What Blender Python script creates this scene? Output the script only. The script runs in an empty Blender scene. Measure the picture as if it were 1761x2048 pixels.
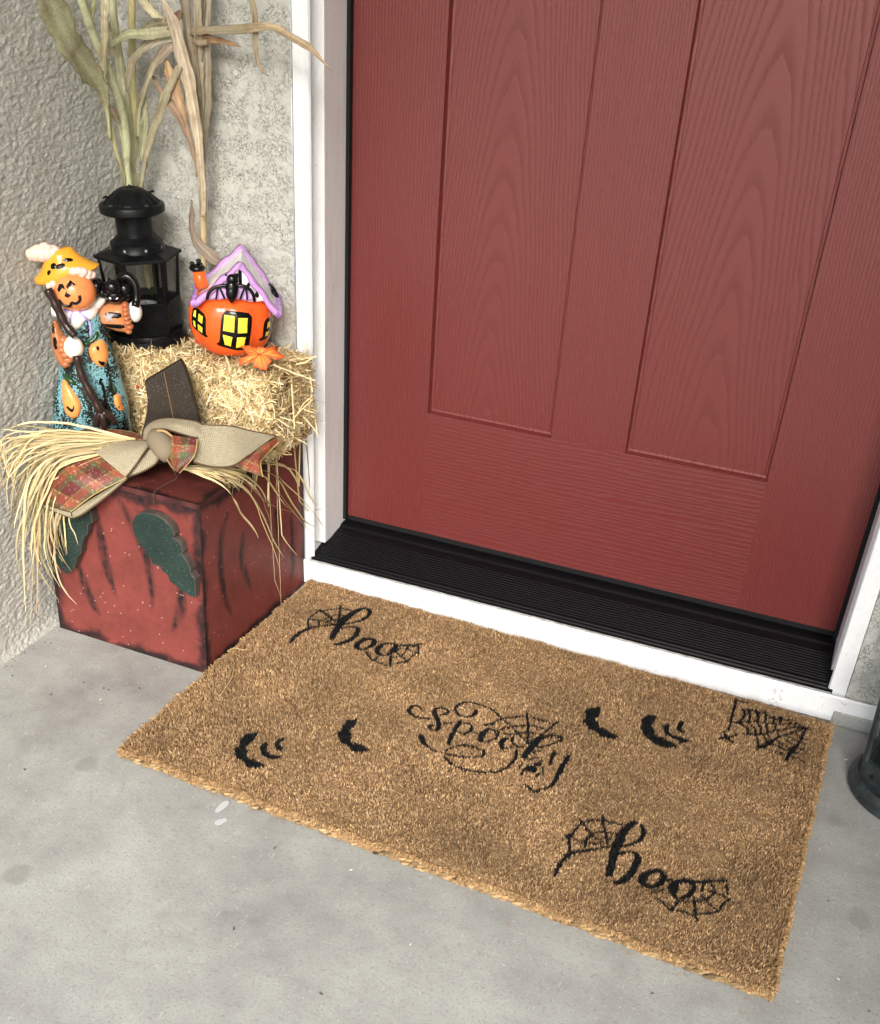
import bpy, bmesh, math, random
import numpy as np
from mathutils import Vector, Matrix
from mathutils.bvhtree import BVHTree
R=math.radians
C=bpy.context.scene.collection
scene=bpy.context.scene
# ---------------------------------------------------------------- camera
cam=bpy.data.cameras.new('camera'); camo=bpy.data.objects.new('camera',cam); C.objects.link(camo)
YAW,PITCH,ROLL=-0.3591,0.5703,0.0605
cy_,sy_=math.cos(YAW),math.sin(YAW)
fwd=Vector((sy_*math.cos(PITCH),cy_*math.cos(PITCH),-math.sin(PITCH)))
rt=Vector((cy_,-sy_,0)); up=rt.cross(fwd)
r_=math.cos(ROLL)*rt+math.sin(ROLL)*up; u_=-math.sin(ROLL)*rt+math.cos(ROLL)*up
M=Matrix((r_,u_,-fwd)).transposed().to_4x4(); M.translation=Vector((0.7994,-1.6457,1.0210))
camo.matrix_world=M
cam.sensor_fit='HORIZONTAL'; cam.sensor_width=36; cam.lens=36*2119.1/1761
cam.shift_x=(880.5-858.6)/1761; cam.shift_y=(1244.1-1024)/1761
cam.clip_start=0.05; cam.clip_end=300
scene.camera=camo
# ---------------------------------------------------------------- sky, sun, exposure
w=bpy.data.worlds.new('World'); scene.world=w; w.use_nodes=True
nt=w.node_tree; bg=nt.nodes['Background']
sky=nt.nodes.new('ShaderNodeTexSky'); sky.sky_type='NISHITA'; sky.sun_disc=False
SUN_EL,SUN_AZ=36,21      # sun high behind the viewer's left
sky.sun_elevation=R(SUN_EL); sky.sun_rotation=R(180-21); sky.air_density=1.0; sky.dust_density=3.0; sky.ozone_density=0.6
wm=nt.nodes.new('ShaderNodeMix'); wm.data_type='RGBA'; wm.blend_type='MULTIPLY'; wm.inputs[0].default_value=1; wm.inputs[7].default_value=(.92,.98,1,1); nt.links.new(sky.outputs[0],wm.inputs[6]); nt.links.new(wm.outputs[2],bg.inputs[0]); bg.inputs[1].default_value=0.12
sun=bpy.data.lights.new('sun','SUN'); suno=bpy.data.objects.new('sun',sun); C.objects.link(suno)
sun.energy=1.5; sun.angle=R(26); sun.color=(1,1,0.975)
# veiled, very soft sun in front of the porch
sd=Vector((math.sin(R(21))*math.cos(R(SUN_EL)),-math.cos(R(21))*math.cos(R(SUN_EL)),math.sin(R(SUN_EL))))
suno.rotation_euler=sd.to_track_quat('Z','Y').to_euler()
scene.view_settings.view_transform='Standard'; scene.view_settings.look='None'
scene.view_settings.exposure=1.50; scene.view_settings.gamma=1
cy=scene.cycles
scene.render.engine='CYCLES'
cy.use_denoising=True; cy.denoiser='OPENIMAGEDENOISE'; cy.max_bounces=7; cy.diffuse_bounces=4; cy.glossy_bounces=3; cy.transmission_bounces=5; cy.transparent_max_bounces=8
cy.caustics_reflective=False; cy.caustics_refractive=False; cy.sample_clamp_indirect=6
# ---------------------------------------------------------------- helpers
rng=np.random.default_rng(7); random.seed(7)
def srgb(r,g,b):
    f=lambda c:(c/255/12.92) if c/255<=0.04045 else ((c/255+0.055)/1.055)**2.4
    return (f(r),f(g),f(b))
class NT:
    def __init__(s,name):
        s.m=bpy.data.materials.new(name); s.m.use_nodes=True; s.t=s.m.node_tree; s.b=s.t.nodes['Principled BSDF']
    def n(s,t,**k):
        o=s.t.nodes.new(t)
        for a,v in k.items():
            if a.startswith('i_'):
                key=a[2:]; key=int(key) if key.isdigit() else key.replace('_',' ')
                if hasattr(v,'bl_idname') or isinstance(v,bpy.types.NodeSocket): s.t.links.new(v,o.inputs[key])
                else: o.inputs[key].default_value=v
            else: setattr(o,a,v)
        return o
    def link(s,a,b): s.t.links.new(a,b)
    def math(s,op,a,b=None,c=None,clamp=False):
        o=s.t.nodes.new('ShaderNodeMath'); o.operation=op; o.use_clamp=clamp
        for i,v in enumerate((a,b,c)):
            if v is None: continue
            if isinstance(v,bpy.types.NodeSocket): s.t.links.new(v,o.inputs[i])
            else: o.inputs[i].default_value=v
        return o.outputs[0]
    def noise(s,vec,scale,detail=2,rough=.5,dist=0):
        o=s.n('ShaderNodeTexNoise'); o.inputs['Scale'].default_value=scale; o.inputs['Detail'].default_value=detail
        o.inputs['Roughness'].default_value=rough; o.inputs['Distortion'].default_value=dist
        if vec is not None: s.link(vec,o.inputs['Vector'])
        return o.outputs['Fac']
    def coord(s,scale=None):
        o=s.n('ShaderNodeTexCoord').outputs['Object']
        if scale:
            m=s.n('ShaderNodeMapping'); m.inputs['Scale'].default_value=scale; s.link(o,m.inputs[0]); o=m.outputs[0]
        return o
    def ramp(s,fac,stops,interp='LINEAR'):
        o=s.n('ShaderNodeValToRGB'); cr=o.color_ramp; cr.interpolation=interp
        while len(cr.elements)<len(stops): cr.elements.new(.5)
        for e,(p,c) in zip(cr.elements,stops):
            e.position=p; e.color=(*c,1) if len(c)==3 else c
        s.link(fac,o.inputs[0]); return o.outputs[0]
    def mix(s,fac,a,b,mode='MIX'):
        o=s.n('ShaderNodeMix'); o.data_type='RGBA'; o.blend_type=mode
        for k,v in ((0,fac),(6,a),(7,b)):
            if isinstance(v,bpy.types.NodeSocket): s.link(v,o.inputs[k])
            elif k==0: o.inputs[0].default_value=v
            else: o.inputs[k].default_value=(*v,1)
        return o.outputs[2]
    def bump(s,h,dist,strength=1,prev=None):
        o=s.n('ShaderNodeBump'); o.inputs['Distance'].default_value=dist; o.inputs['Strength'].default_value=strength
        s.link(h,o.inputs['Height'])
        if prev is not None: s.link(prev,o.inputs['Normal'])
        s.link(o.outputs[0],s.b.inputs['Normal']); return o.outputs[0]
    def col(s,v):
        if isinstance(v,bpy.types.NodeSocket): s.link(v,s.b.inputs['Base Color'])
        else: s.b.inputs['Base Color'].default_value=(*v,1)
    def set(s,**k):
        for a,v in k.items():
            key={'rough':'Roughness','metal':'Metallic','coat':'Coat Weight','coatr':'Coat Roughness','trans':'Transmission Weight','ior':'IOR','spec':'Specular IOR Level','alpha':'Alpha','sheen':'Sheen Weight','emit':'Emission Strength'}[a]
            if isinstance(v,bpy.types.NodeSocket): s.link(v,s.b.inputs[key])
            else: s.b.inputs[key].default_value=v
def attrmat(name,rough=.6,spec=.3,coat=0,bump=None):
    m=NT(name); a=m.n('ShaderNodeAttribute',attribute_name='Col'); m.col(a.outputs['Color']); m.set(rough=rough,spec=spec,coat=coat,coatr=.05)
    if bump: m.bump(m.noise(m.coord(),bump[0],3),bump[1])
    return m.m
def mesh_np(name,v,f,mat,parent=None,col=None,smooth=False):
    """v (n,3); f (m,3|4) int array or a list of arrays / index lists"""
    me=bpy.data.meshes.new(name); v=np.asarray(v,np.float32)
    fs=f if isinstance(f,list) else [np.asarray(f)]
    loops=[];tot=[]
    for g in fs:
        if isinstance(g,np.ndarray) and g.ndim==2:
            loops.append(g.ravel()); tot.append(np.full(len(g),g.shape[1]))
        else: loops.append(np.asarray(g)); tot.append(np.array([len(g)]))
    loops=np.concatenate(loops).astype(np.int32); tot=np.concatenate(tot).astype(np.int32)
    me.vertices.add(len(v)); me.vertices.foreach_set('co',v.ravel())
    me.loops.add(len(loops)); me.loops.foreach_set('vertex_index',loops)
    me.polygons.add(len(tot)); me.polygons.foreach_set('loop_start',np.concatenate(([0],np.cumsum(tot)[:-1])).astype(np.int32))
    me.polygons.foreach_set('loop_total',tot)
    if smooth: me.polygons.foreach_set('use_smooth',np.ones(len(tot),bool))
    me.update(calc_edges=True); me.validate()
    if col is not None:
        a=me.color_attributes.new('Col','FLOAT_COLOR','POINT'); c=np.ones((len(v),4),np.float32); c[:,:3]=col; a.data.foreach_set('color',c.ravel())
    o=bpy.data.objects.new(name,me); C.objects.link(o)
    if mat is not None: me.materials.append(mat)
    if parent is not None: o.parent=parent
    return o
class MB:
    """collects shapes for ONE mesh; colours per vertex"""
    def __init__(s): s.v=[];s.f=[];s.c=[];s.n=0
    def add(s,v,f,c=(1,1,1)):
        v=np.asarray(v,float).reshape(-1,3); s.v.append(v); 
        for g in f: s.f.append([i+s.n for i in g])
        c=np.asarray(c,float); s.c.append(np.broadcast_to(c,(len(v),3)) if c.ndim==1 else c); s.n+=len(v); return s
    def box(s,a,b,c=(1,1,1)):
        x0,y0,z0=a;x1,y1,z1=b
        v=[(x0,y0,z0),(x1,y0,z0),(x1,y1,z0),(x0,y1,z0),(x0,y0,z1),(x1,y0,z1),(x1,y1,z1),(x0,y1,z1)]
        return s.add(v,[(0,3,2,1),(4,5,6,7),(0,1,5,4),(1,2,6,5),(2,3,7,6),(3,0,4,7)],c)
    def prism(s,poly,a0,a1,axis=1,c=(1,1,1)):
        """poly 2-D outline in the two other axes, extruded along axis from a0 to a1"""
        n=len(poly); v=[]
        for a in (a0,a1):
            for p in poly:
                q=[0,0,0]; k=[i for i in range(3) if i!=axis]; q[axis]=a; q[k[0]]=p[0]; q[k[1]]=p[1]; v.append(q)
        f=[list(range(n)),list(range(n,2*n))[::-1]]+[(i,i+n,(i+1)%n+n,(i+1)%n) for i in range(n)]
        return s.add(v,f,c)
    def tube(s,pts,rad,seg=8,c=(1,1,1),cap=True,flat=1.0,ref=None):
        P=np.asarray(pts,float); n=len(P); rad=np.broadcast_to(np.asarray(rad,float),(n,))
        T=np.gradient(P,axis=0); T/=np.linalg.norm(T,axis=1)[:,None]+1e-12
        a=np.array(ref if ref is not None else ((0,0,1) if abs(T[0][2])<.9 else (1,0,0)),float)
        v=[];N=a-T[0]*(a@T[0]); N/=np.linalg.norm(N)
        for i in range(n):
            N=N-T[i]*(N@T[i]); N/=np.linalg.norm(N)+1e-12; B=np.cross(T[i],N)
            for k in range(seg):
                t=2*math.pi*k/seg; v.append(P[i]+rad[i]*(math.cos(t)*N*flat+math.sin(t)*B))
        f=[(i*seg+k,i*seg+(k+1)%seg,(i+1)*seg+(k+1)%seg,(i+1)*seg+k) for i in range(n-1) for k in range(seg)]
        if cap: f+= [list(range(seg))[::-1],list(range((n-1)*seg,n*seg))]
        cc=np.asarray(c,float)
        if cc.ndim==2: cc=np.repeat(cc,seg,axis=0)
        return s.add(v,f,cc)
    def lathe(s,prof,seg=32,c=(1,1,1),ctr=(0,0),fun=None,a0=0):
        v=[];cc=[]
        for r,z in prof:
            for k in range(seg):
                t=a0+2*math.pi*k/seg; rr=fun(r,z,t) if fun else r; v.append((ctr[0]+rr*math.cos(t),ctr[1]+rr*math.sin(t),z))
        m=len(prof)
        f=[(i*seg+k,i*seg+(k+1)%seg,(i+1)*seg+(k+1)%seg,(i+1)*seg+k) for i in range(m-1) for k in range(seg)]
        if prof[0][0]>1e-6: f.append(list(range(seg))[::-1])
        if prof[-1][0]>1e-6: f.append(list(range((m-1)*seg,m*seg)))
        return s.add(v,f,c)
    def ball(s,c0,r,c=(1,1,1),seg=16,rings=10,rot=None):
        r=np.broadcast_to(np.asarray(r,float),(3,)); v=[]
        for i in range(rings+1):
            ph=math.pi*i/rings
            for k in range(seg):
                t=2*math.pi*k/seg; v.append((math.sin(ph)*math.cos(t),math.sin(ph)*math.sin(t),math.cos(ph)))
        v=np.array(v)*r
        if rot is not None: v=v@np.array(rot).T
        f=[((i+1)*seg+k,(i+1)*seg+(k+1)%seg,i*seg+(k+1)%seg,i*seg+k) for i in range(rings) for k in range(seg)]
        return s.add(v+np.array(c0),f,c)
    def build(s,name,mat,parent=None,smooth=False,bevel=0,sub=0,auto=None):
        me=bpy.data.meshes.new(name); V=np.concatenate(s.v); me.from_pydata(V.tolist(),[],s.f); me.validate()
        a=me.color_attributes.new('Col','FLOAT_COLOR','POINT'); c=np.ones((len(V),4),np.float32); c[:,:3]=np.concatenate(s.c)
        if len(me.vertices)==len(V): a.data.foreach_set('color',c.ravel())
        if smooth: me.polygons.foreach_set('use_smooth',[True]*len(me.polygons))
        if auto is not None: 
            me.polygons.foreach_set('use_smooth',[True]*len(me.polygons)); me.set_sharp_from_angle(angle=R(auto))
        o=bpy.data.objects.new(name,me); C.objects.link(o); me.materials.append(mat)
        if parent is not None: o.parent=parent
        if bevel:
            b=o.modifiers.new('bevel','BEVEL'); b.width=bevel; b.segments=2; b.limit_method='ANGLE'; b.angle_limit=R(30); b.harden_normals=False
        if sub:
            b=o.modifiers.new('sub','SUBSURF'); b.levels=sub; b.render_levels=sub
        return o
def tag(o,label=None,cat=None,group=None,kind=None):
    if label: o['label']=label
    if cat: o['category']=cat
    if group: o['group']=group
    if kind: o['kind']=kind
    return o
def thing(name,label,cat,loc=(0,0,0),rz=0,group=None,rot=None):
    o=bpy.data.objects.new(name,None); C.objects.link(o); o.location=loc; o.rotation_euler=rot or (0,0,rz); o.empty_display_size=.02
    return tag(o,label,cat,group)
def fnoise(shape,sig,seed):
    """smooth random field, unit deviation; sig in cells"""
    g=np.random.default_rng(seed).standard_normal(shape)
    ky=np.fft.fftfreq(shape[0])[:,None]; kx=np.fft.rfftfreq(shape[1])[None]
    s=(sig,sig) if np.isscalar(sig) else sig
    g=np.fft.irfft2(np.fft.rfft2(g)*np.exp(-2*math.pi**2*((ky*s[0])**2+(kx*s[1])**2)),shape); return (g-g.mean())/g.std()
def smooth_poly(P,n):
    """Catmull-Rom through the points (any dimension), n samples"""
    P=np.asarray(P,float); m=len(P)
    if m==2: t=np.linspace(0,1,n)[:,None]; return P[0]*(1-t)+P[1]*t
    Q=np.vstack((2*P[0]-P[1],P,2*P[-1]-P[-2])); out=[]
    for t in np.linspace(0,m-1-1e-9,n):
        i=int(t); u=t-i; a,b,c,d=Q[i:i+4]
        out.append(.5*((2*b)+(c-a)*u+(2*a-5*b+4*c-d)*u*u+(3*b-a-3*c+d)*u**3))
    return np.array(out)
def inpoly(x,y,poly):
    r=np.zeros(np.shape(x),bool); n=len(poly)
    for i in range(n):
        x0,y0=poly[i][:2]; x1,y1=poly[(i+1)%n][:2]
        if y0==y1: continue
        c=((y0>y)!=(y1>y))&(x<(x1-x0)*(y-y0)/(y1-y0)+x0); r^=c
    return r
# ================================================================ materials of the setting
def stucco_mat(name,c1,c2):
    m=NT(name); co=m.coord()
    n1=m.noise(co,3,3); n2=m.noise(co,60,3,.6); f=m.math('ADD',m.math('MULTIPLY',n1,.6),m.math('MULTIPLY',n2,.4))
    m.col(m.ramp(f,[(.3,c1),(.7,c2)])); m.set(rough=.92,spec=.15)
    if name=='stucco_left':
        co2=m.coord((1,.5,1)); g=m.noise(co2,330,3,.6); h=m.math('ADD',m.math('MULTIPLY',g,1.0),m.math('MULTIPLY',m.noise(co2,560,2,.5),.35)); m.bump(h,.0020,1.0)
    else:
        ri=m.math('ABSOLUTE',m.math('SUBTRACT',m.noise(co,210,3,.6,.3),.5)); mk=m.ramp(m.noise(co,45,4,.65),[(.42,(0,)*3),(.60,(1,)*3)])
        cr=m.math('MULTIPLY',m.ramp(ri,[(0,(1,)*3),(.026,(0,)*3)]),mk); h=m.math('SUBTRACT',m.math('MULTIPLY',m.noise(co,260,3,.6),.9),m.math('MULTIPLY',cr,1.2)); m.bump(h,.0022,.9)
        m.col(m.mix(m.math('MULTIPLY',cr,.22),m.b.inputs['Base Color'].links[0].from_socket,(.16,.15,.13)))  # pits darkened in the colour for crevice shade and held dirt
    return m.m
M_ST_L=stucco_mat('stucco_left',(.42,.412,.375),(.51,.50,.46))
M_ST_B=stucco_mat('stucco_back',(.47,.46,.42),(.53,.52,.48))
def paint_white(name,dirt=.5):
    m=NT(name); co=m.coord((1,1,.25)); n=m.noise(co,35,5,.7); n2=m.noise(m.coord(),160,3,.6)
    f=m.math('MULTIPLY',n,n2); sm=m.ramp(m.noise(m.coord((30,30,5)),1.6,4,.65),[(.50,(0,)*3),(.64,(1,)*3)]); cw=(
    m.ramp(f,[(.14,(.72,.72,.73)),(.17,(.77,.77,.78)),(.34,(.80,.80,.81)),(.41,(.80-.25*dirt,.79-.25*dirt,.78-.25*dirt))])); m.col(m.mix(m.math('MULTIPLY',sm,.22),cw,(.50,.48,.45)))
    m.set(rough=.42,spec=.4); m.bump(m.noise(m.coord((1,1,.1)),150,3),.0006,.6); return m.m
M_WHITE=paint_white('white_paint'); M_WHITE2=paint_white('worn_white_paint',1)
m=NT('black_threshold'); m.col((.004,.004,.005)); m.set(rough=m.ramp(m.noise(m.coord((1,8,8)),30,4,.7),[(.3,(.35,)*3),(.8,(.6,)*3)]),spec=.14); m.bump(m.noise(m.coord((.4,4,4)),200,2),.0003,.5); M_THR=m.m
m=NT('black_rubber'); m.col((.009,.009,.010)); m.set(rough=.7,spec=.2); M_RUB=m.m
# concrete
m=NT('concrete'); co=m.coord()
big=m.noise(co,2.2,4,.6); mid=m.noise(co,14,5,.65); fine=m.noise(co,260,4,.7)
f=m.math('ADD',m.math('MULTIPLY',big,.55),m.math('MULTIPLY',mid,.45))
c=m.ramp(f,[(.30,(.19,.182,.180)),(.44,(.285,.282,.266)),(.58,(.355,.355,.332)),(.74,(.42,.415,.385))])
c=m.mix(m.math('MULTIPLY',m.math('GREATER_THAN',m.noise(co,7,4,.5),.60),.0),c,(.5,.48,.42))
c=m.mix(m.math('MULTIPLY',m.ramp(fine,[(.37,(1,)*3),(.45,(0,)*3)]),.60),c,(.20,.19,.18))
c=m.mix(m.math('MULTIPLY',m.ramp(m.noise(co,190,3,.8),[(.62,(0,)*3),(.70,(1,)*3)]),.45),c,(.72,.71,.68))
# tiny streaky scuffs
st=m.noise(m.coord((240,30,30)),1.0,2,.7); c=m.mix(m.math('MULTIPLY',m.ramp(st,[(.68,(0,)*3),(.74,(1,)*3)]),.35),c,(.75,.74,.72))
# round drip stains
vo=m.n('ShaderNodeTexVoronoi'); vo.inputs['Scale'].default_value=7; vo.inputs['Randomness'].default_value=1
dv=m.n('ShaderNodeMixRGB') if False else None
m.link(co,vo.inputs['Vector'])
wn=m.noise(co,45,2); rr=m.math('ADD',vo.outputs['Distance'],m.math('MULTIPLY',m.math('SUBTRACT',wn,.5),.10))
stn=m.math('MULTIPLY',m.ramp(rr,[(.10,(1,)*3),(.15,(0,)*3)]),m.math('GREATER_THAN',m.n('ShaderNodeSeparateColor',i_0=vo.outputs['Color']).outputs[0],.45))
c=m.mix(m.math('MULTIPLY',stn,.42),c,(.17,.17,.15))
c=m.mix(m.math('MULTIPLY',m.ramp(m.noise(co,75,4,.75),[(.58,(0,)*3),(.66,(1,)*3)]),.34),c,(.16,.15,.145))
m.col(c); m.set(rough=m.ramp(mid,[(.3,(.55,)*3),(.7,(.8,)*3)]),spec=.35)
b1=m.bump(mid,.004,.3); m.bump(fine,.0008,.7,b1); M_CONC=m.m
m=NT('driveway'); m.col(m.ramp(m.noise(m.coord(),3,4),[(.3,(.52,.51,.49)),(.7,(.62,.61,.58))])); m.set(rough=.9); M_DRIVE=m.m
m=NT('porch_ceiling_paint'); m.col((.60,.57,.51)); m.set(rough=.9); M_CEIL=m.m
# ================================================================ ground and porch floor
def sheet(name,x0,x1,y0,y1,z,mat,nx=1,ny=1,zf=None):
    xs=np.linspace(x0,x1,nx+1); ys=np.linspace(y0,y1,ny+1); X,Y=np.meshgrid(xs,ys); Z=np.full_like(X,z) if zf is None else zf(X,Y)
    v=np.stack((X,Y,Z),-1).reshape(-1,3); i=np.arange((nx+1)*(ny+1)).reshape(ny+1,nx+1)
    f=np.stack((i[:-1,:-1],i[:-1,1:],i[1:,1:],i[1:,:-1]),-1).reshape(-1,4); return mesh_np(name,v,f,mat)
tag(sheet('ground',-120,120,-120,120,-.11,M_DRIVE),kind='structure')
b=MB().box((-.9,-2.3,-.105),(2.6,.3,0)); o=b.build('porch_floor',M_CONC,bevel=.006); tag(o,kind='structure')
# ================================================================ stucco walls
def relief(nu,nv,cell,seed,rough):
    a=fnoise((nv,nu),(.0019/cell,.0040/cell) if rough else .0034/cell,seed); b_=fnoise((nv,nu),(.0012/cell,.0022/cell) if rough else .0013/cell,seed+1); c_=fnoise((nv,nu),.030/cell,seed+2)
    if rough: h=.00030*np.clip(a*1.0+.25,-1.1,1.4)+.00042*b_+.0008*c_
    else:
        k=np.clip(a+.6+.3*c_,-1.2,.65); h=.0008*k+.00028*b_+.0010*c_
    return h
def wall_patch(fn,u0,u1,v0,v1,cell,seed,rough):
    nu=int((u1-u0)/cell); nv=int((v1-v0)/cell); us=np.linspace(u0,u1,nu+1); vs=np.linspace(v0,v1,nv+1)
    U,V=np.meshgrid(us,vs); H=relief(nu+1,nv+1,cell,seed,rough)
    v=fn(U,V,H).reshape(-1,3); i=np.arange((nu+1)*(nv+1)).reshape(nv+1,nu+1)
    return v,np.stack((i[:-1,:-1],i[:-1,1:],i[1:,1:],i[1:,:-1]),-1).reshape(-1,4)
XL=-.34; YB=-.13
# left wall: relief patch in its middle, plain plaster round it
v,f=wall_patch(lambda U,V,H:np.stack((XL+.001+H+.010*np.exp(-V/.012),-U,V),-1),.12,.80,0,1.06,.0017,11,True)
n0=len(v); ex=np.array([(XL,-1.15,0),(XL,-.80,0),(XL,-.80,1.06),(XL,-1.15,1.06),(XL,-1.15,2.6),(XL,-.12,1.06),(XL,-.12,2.6),(XL-.25,-1.15,0),(XL-.25,-1.15,2.6),(XL-.25,.2,0),(XL-.25,.2,2.6),(XL,-.12,0)],float)
f2=np.array([(0,1,2,3),(3,5,6,4),(7,0,4,8),(9,7,8,10)])+n0
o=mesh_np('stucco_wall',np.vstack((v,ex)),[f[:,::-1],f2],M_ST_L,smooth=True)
tag(o,'rough beige grey stucco side wall running forward at the left of the porch','wall')
# back wall, left of the door and (beyond the frame) above and to the right
v,f=wall_patch(lambda U,V,H:np.stack((U,YB-.0008-H,V),-1),-.345,-.0332,.0,1.06,.0017,21,False)
n0=len(v); ex=np.array([(-.345,YB,1.06),(-.0332,YB,1.06),(-.0332,YB,2.6),(-.345,YB,2.6),(-.0332,-.02,0),(-.0332,-.02,2.6),(-.0332,YB,0),(-.03,YB,2.12),(.9412,YB,2.12),(.9412,YB,2.6)],float)
f2=[np.array([(0,1,2,3),(6,4,5,2),(7,8,9,2)])+n0]
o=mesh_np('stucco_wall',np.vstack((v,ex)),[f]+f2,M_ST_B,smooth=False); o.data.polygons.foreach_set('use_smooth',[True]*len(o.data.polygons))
tag(o,'pale grey stucco wall between the porch corner and the white door frame','wall')
v,f=wall_patch(lambda U,V,H:np.stack((U,YB-.0008-H,V),-1),.9412,1.30,.028,.75,.0022,31,False)
n0=len(v); ex=np.array([(.9412,YB,.75),(1.3,YB,.75),(1.3,YB,2.6),(.9412,YB,2.6),(1.3,YB,0),(1.7,YB,0),(1.7,YB,2.6),(.9412,-.02,0),(.9412,-.02,2.6),(.9412,YB,0),(1.7,-2.3,0),(1.7,-2.3,2.6)],float)  # ends in an added, unseen wing wall that cuts light from the right
o=mesh_np('stucco_wall',np.vstack((v,ex)),[f,np.array([(0,1,2,3),(4,5,6,2),(9,3,8,7),(5,10,11,6)])+n0],M_ST_B,smooth=False); o.data.polygons.foreach_set('use_smooth',[True]*len(o.data.polygons))
tag(o,'pale stucco wall strip right of door frame behind floor lantern, plus unseen added light-blocking wing','wall')
# cement footing under the right wall and behind the mat
fb=MB(); ys=fnoise((1,60),3,5)[0]*.0015
fb.box((.93,-.1432,0),(2.6,-.12,.026)); o=fb.build('wall_footing',M_CONC,bevel=.003); tag(o,'low grey cement footing strip under the white sill board right of the mat','footing')
# porch roof (keeps the sun off, as the shade in the picture shows)
rb=MB().box((-2.4,-2.75,2.62),(2.7,.3,2.74)); o=rb.build('porch_roof',M_CEIL); tag(o,'porch roof over the front door','roof')
# ================================================================ door
def grain_mat(name,kind,xc=0,zc=0,A=900,k=20,seed=0,base=(.30,.062,.055)):
    m=NT(name); co=m.n('ShaderNodeTexCoord').outputs['Object']; sp=m.n('ShaderNodeSeparateXYZ',i_0=co); x,z=sp.outputs[0],sp.outputs[2]
    mp=m.n('ShaderNodeMapping'); mp.inputs['Location'].default_value=(seed*3.1,0,seed*1.7)
    if kind=='h': mp.inputs['Scale'].default_value=(1.0,1,7)
    else: mp.inputs['Scale'].default_value=(7,1,1.0)
    m.link(co,mp.inputs[0]); nz=m.noise(mp.outputs[0],2.2,4,.55); nz2=m.noise(mp.outputs[0],9,3,.6)
    d=m.math('ADD',m.math('MULTIPLY',m.math('SUBTRACT',nz,.5),3.2),m.math('MULTIPLY',m.math('SUBTRACT',nz2,.5),.5))
    if kind=='c':
        dx=m.math('SUBTRACT',x,m.math('ADD',xc,m.math('MULTIPLY',m.math('SUBTRACT',m.noise(m.coord((.1,1,1)),3.0,1),.5),.03)))
        ax=m.math('ABSOLUTE',dx)
        g=m.math('MULTIPLY',m.math('POWER',ax,1.8),A*.8); g2=m.math('MULTIPLY',m.math('MAXIMUM',m.math('SUBTRACT',ax,.085),0),-90)
        f=m.math('ADD',m.math('ADD',m.math('MULTIPLY',z,k),m.math('ADD',g,g2)),m.math('MULTIPLY',d,.62))
        wth=.36
    elif kind=='v':
        f=m.math('ADD',m.math('MULTIPLY',x,190),m.math('MULTIPLY',d,1.1)); wth=.42
    else:
        f=m.math('ADD',m.math('MULTIPLY',z,130),m.math('MULTIPLY',d,1.6)); wth=.42
    fr=m.math('FRACT',f)
    line=m.ramp(fr,[(0,(0,)*3),(.08,(1,)*3),(wth,(.55,)*3),(wth+.14,(0,)*3),(1,(0,)*3)])
    # broken pores along the line
    pm=m.n('ShaderNodeMapping'); pm.inputs['Scale'].default_value=(900,1,130) if kind!='h' else (130,1,900); m.link(co,pm.inputs[0])
    po=m.noise(pm.outputs[0],1,2,.6); por=m.ramp(po,[(.36,(0,)*3),(.56,(1,)*3)])
    h=m.math('MULTIPLY',line,m.math('ADD',m.math('MULTIPLY',por,.92),.08))
    hm=m.math('SUBTRACT',1,h)
    m.bump(hm,.0005,{'c':.55,'v':.5,'h':.38}[kind])
    c=m.mix(m.math('MULTIPLY',h,.46),base,tuple(b*.6 for b in base)); m.col(c)  # groove shade and dirt put into the colour, as the bump shades little
    m.set(rough=m.math('ADD',.27,m.math('MULTIPLY',h,.30)),spec=.80); m.b.inputs['Specular Tint'].default_value=(1,.66,.60,1)
    return m.m
RED=(.150,.0285,.0275)
D=thing('front_door','deep red wood grain front door with two long recessed panels','door',(0,0,0))
X1,X2,X3,X4,ZR,ZB,WD=.1551,.3826,.5101,.7422,.3229,.0866,.908
M_SV=grain_mat('door_grain_stile','v',seed=1,base=RED); M_SV2=grain_mat('door_grain_mullion','v',seed=5,base=RED); M_SH=grain_mat('door_grain_rail','h',seed=2,base=RED)
M_C1=grain_mat('door_grain_panel_a','c',xc=.258,A=980,k=15,seed=3,base=RED); M_C2=grain_mat('door_grain_panel_b','c',xc=.630,A=760,k=12,seed=4,base=RED)
ZT=2.08; T=.040
MB().box((0,0,ZB),(X1,T,ZT)).build('stile',M_SV,D); MB().box((X4,0,ZB),(WD,T,ZT)).build('stile',M_SV,D)
MB().box((X2,0,ZR),(X3,T,1.9)).build('mullion',M_SV2,D)
MB().box((X1,0.0002,ZB),(X4,T,ZR)).build('rail',M_SH,D); MB().box((X1,0.0002,1.9),(X4,T,ZT)).build('rail',M_SH,D)
def panel(xa,xb,mat):
    d=.0105; b=.0028; b2=.0062
    bb=MB(); z0=ZR;z1=1.9
    ring=lambda e,y:[(xa+e,y,z0+e),(xb-e,y,z0+e),(xb-e,y,z1-e),(xa+e,y,z1-e)]
    R0=ring(0,.0004);R1=ring(.0022,.0108);R2=ring(.0062,.0116);R3=ring(.0072,.0104)
    v=R0+R1+R2+R3; f=[]
    for k in range(3):
        for i in range(4): j=(i+1)%4; f.append((k*4+i,k*4+j,(k+1)*4+j,(k+1)*4+i))
    f.append((12,13,14,15)); bb.add(v,f); o=bb.build('panel',mat,D); return o
panel(X1,X2,M_C1); panel(X3,X4,M_C2)
MB().box((.001,.003,.0745),(WD-.001,T-.003,ZB-.0002)).build('door_sweep',M_RUB,D)
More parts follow.
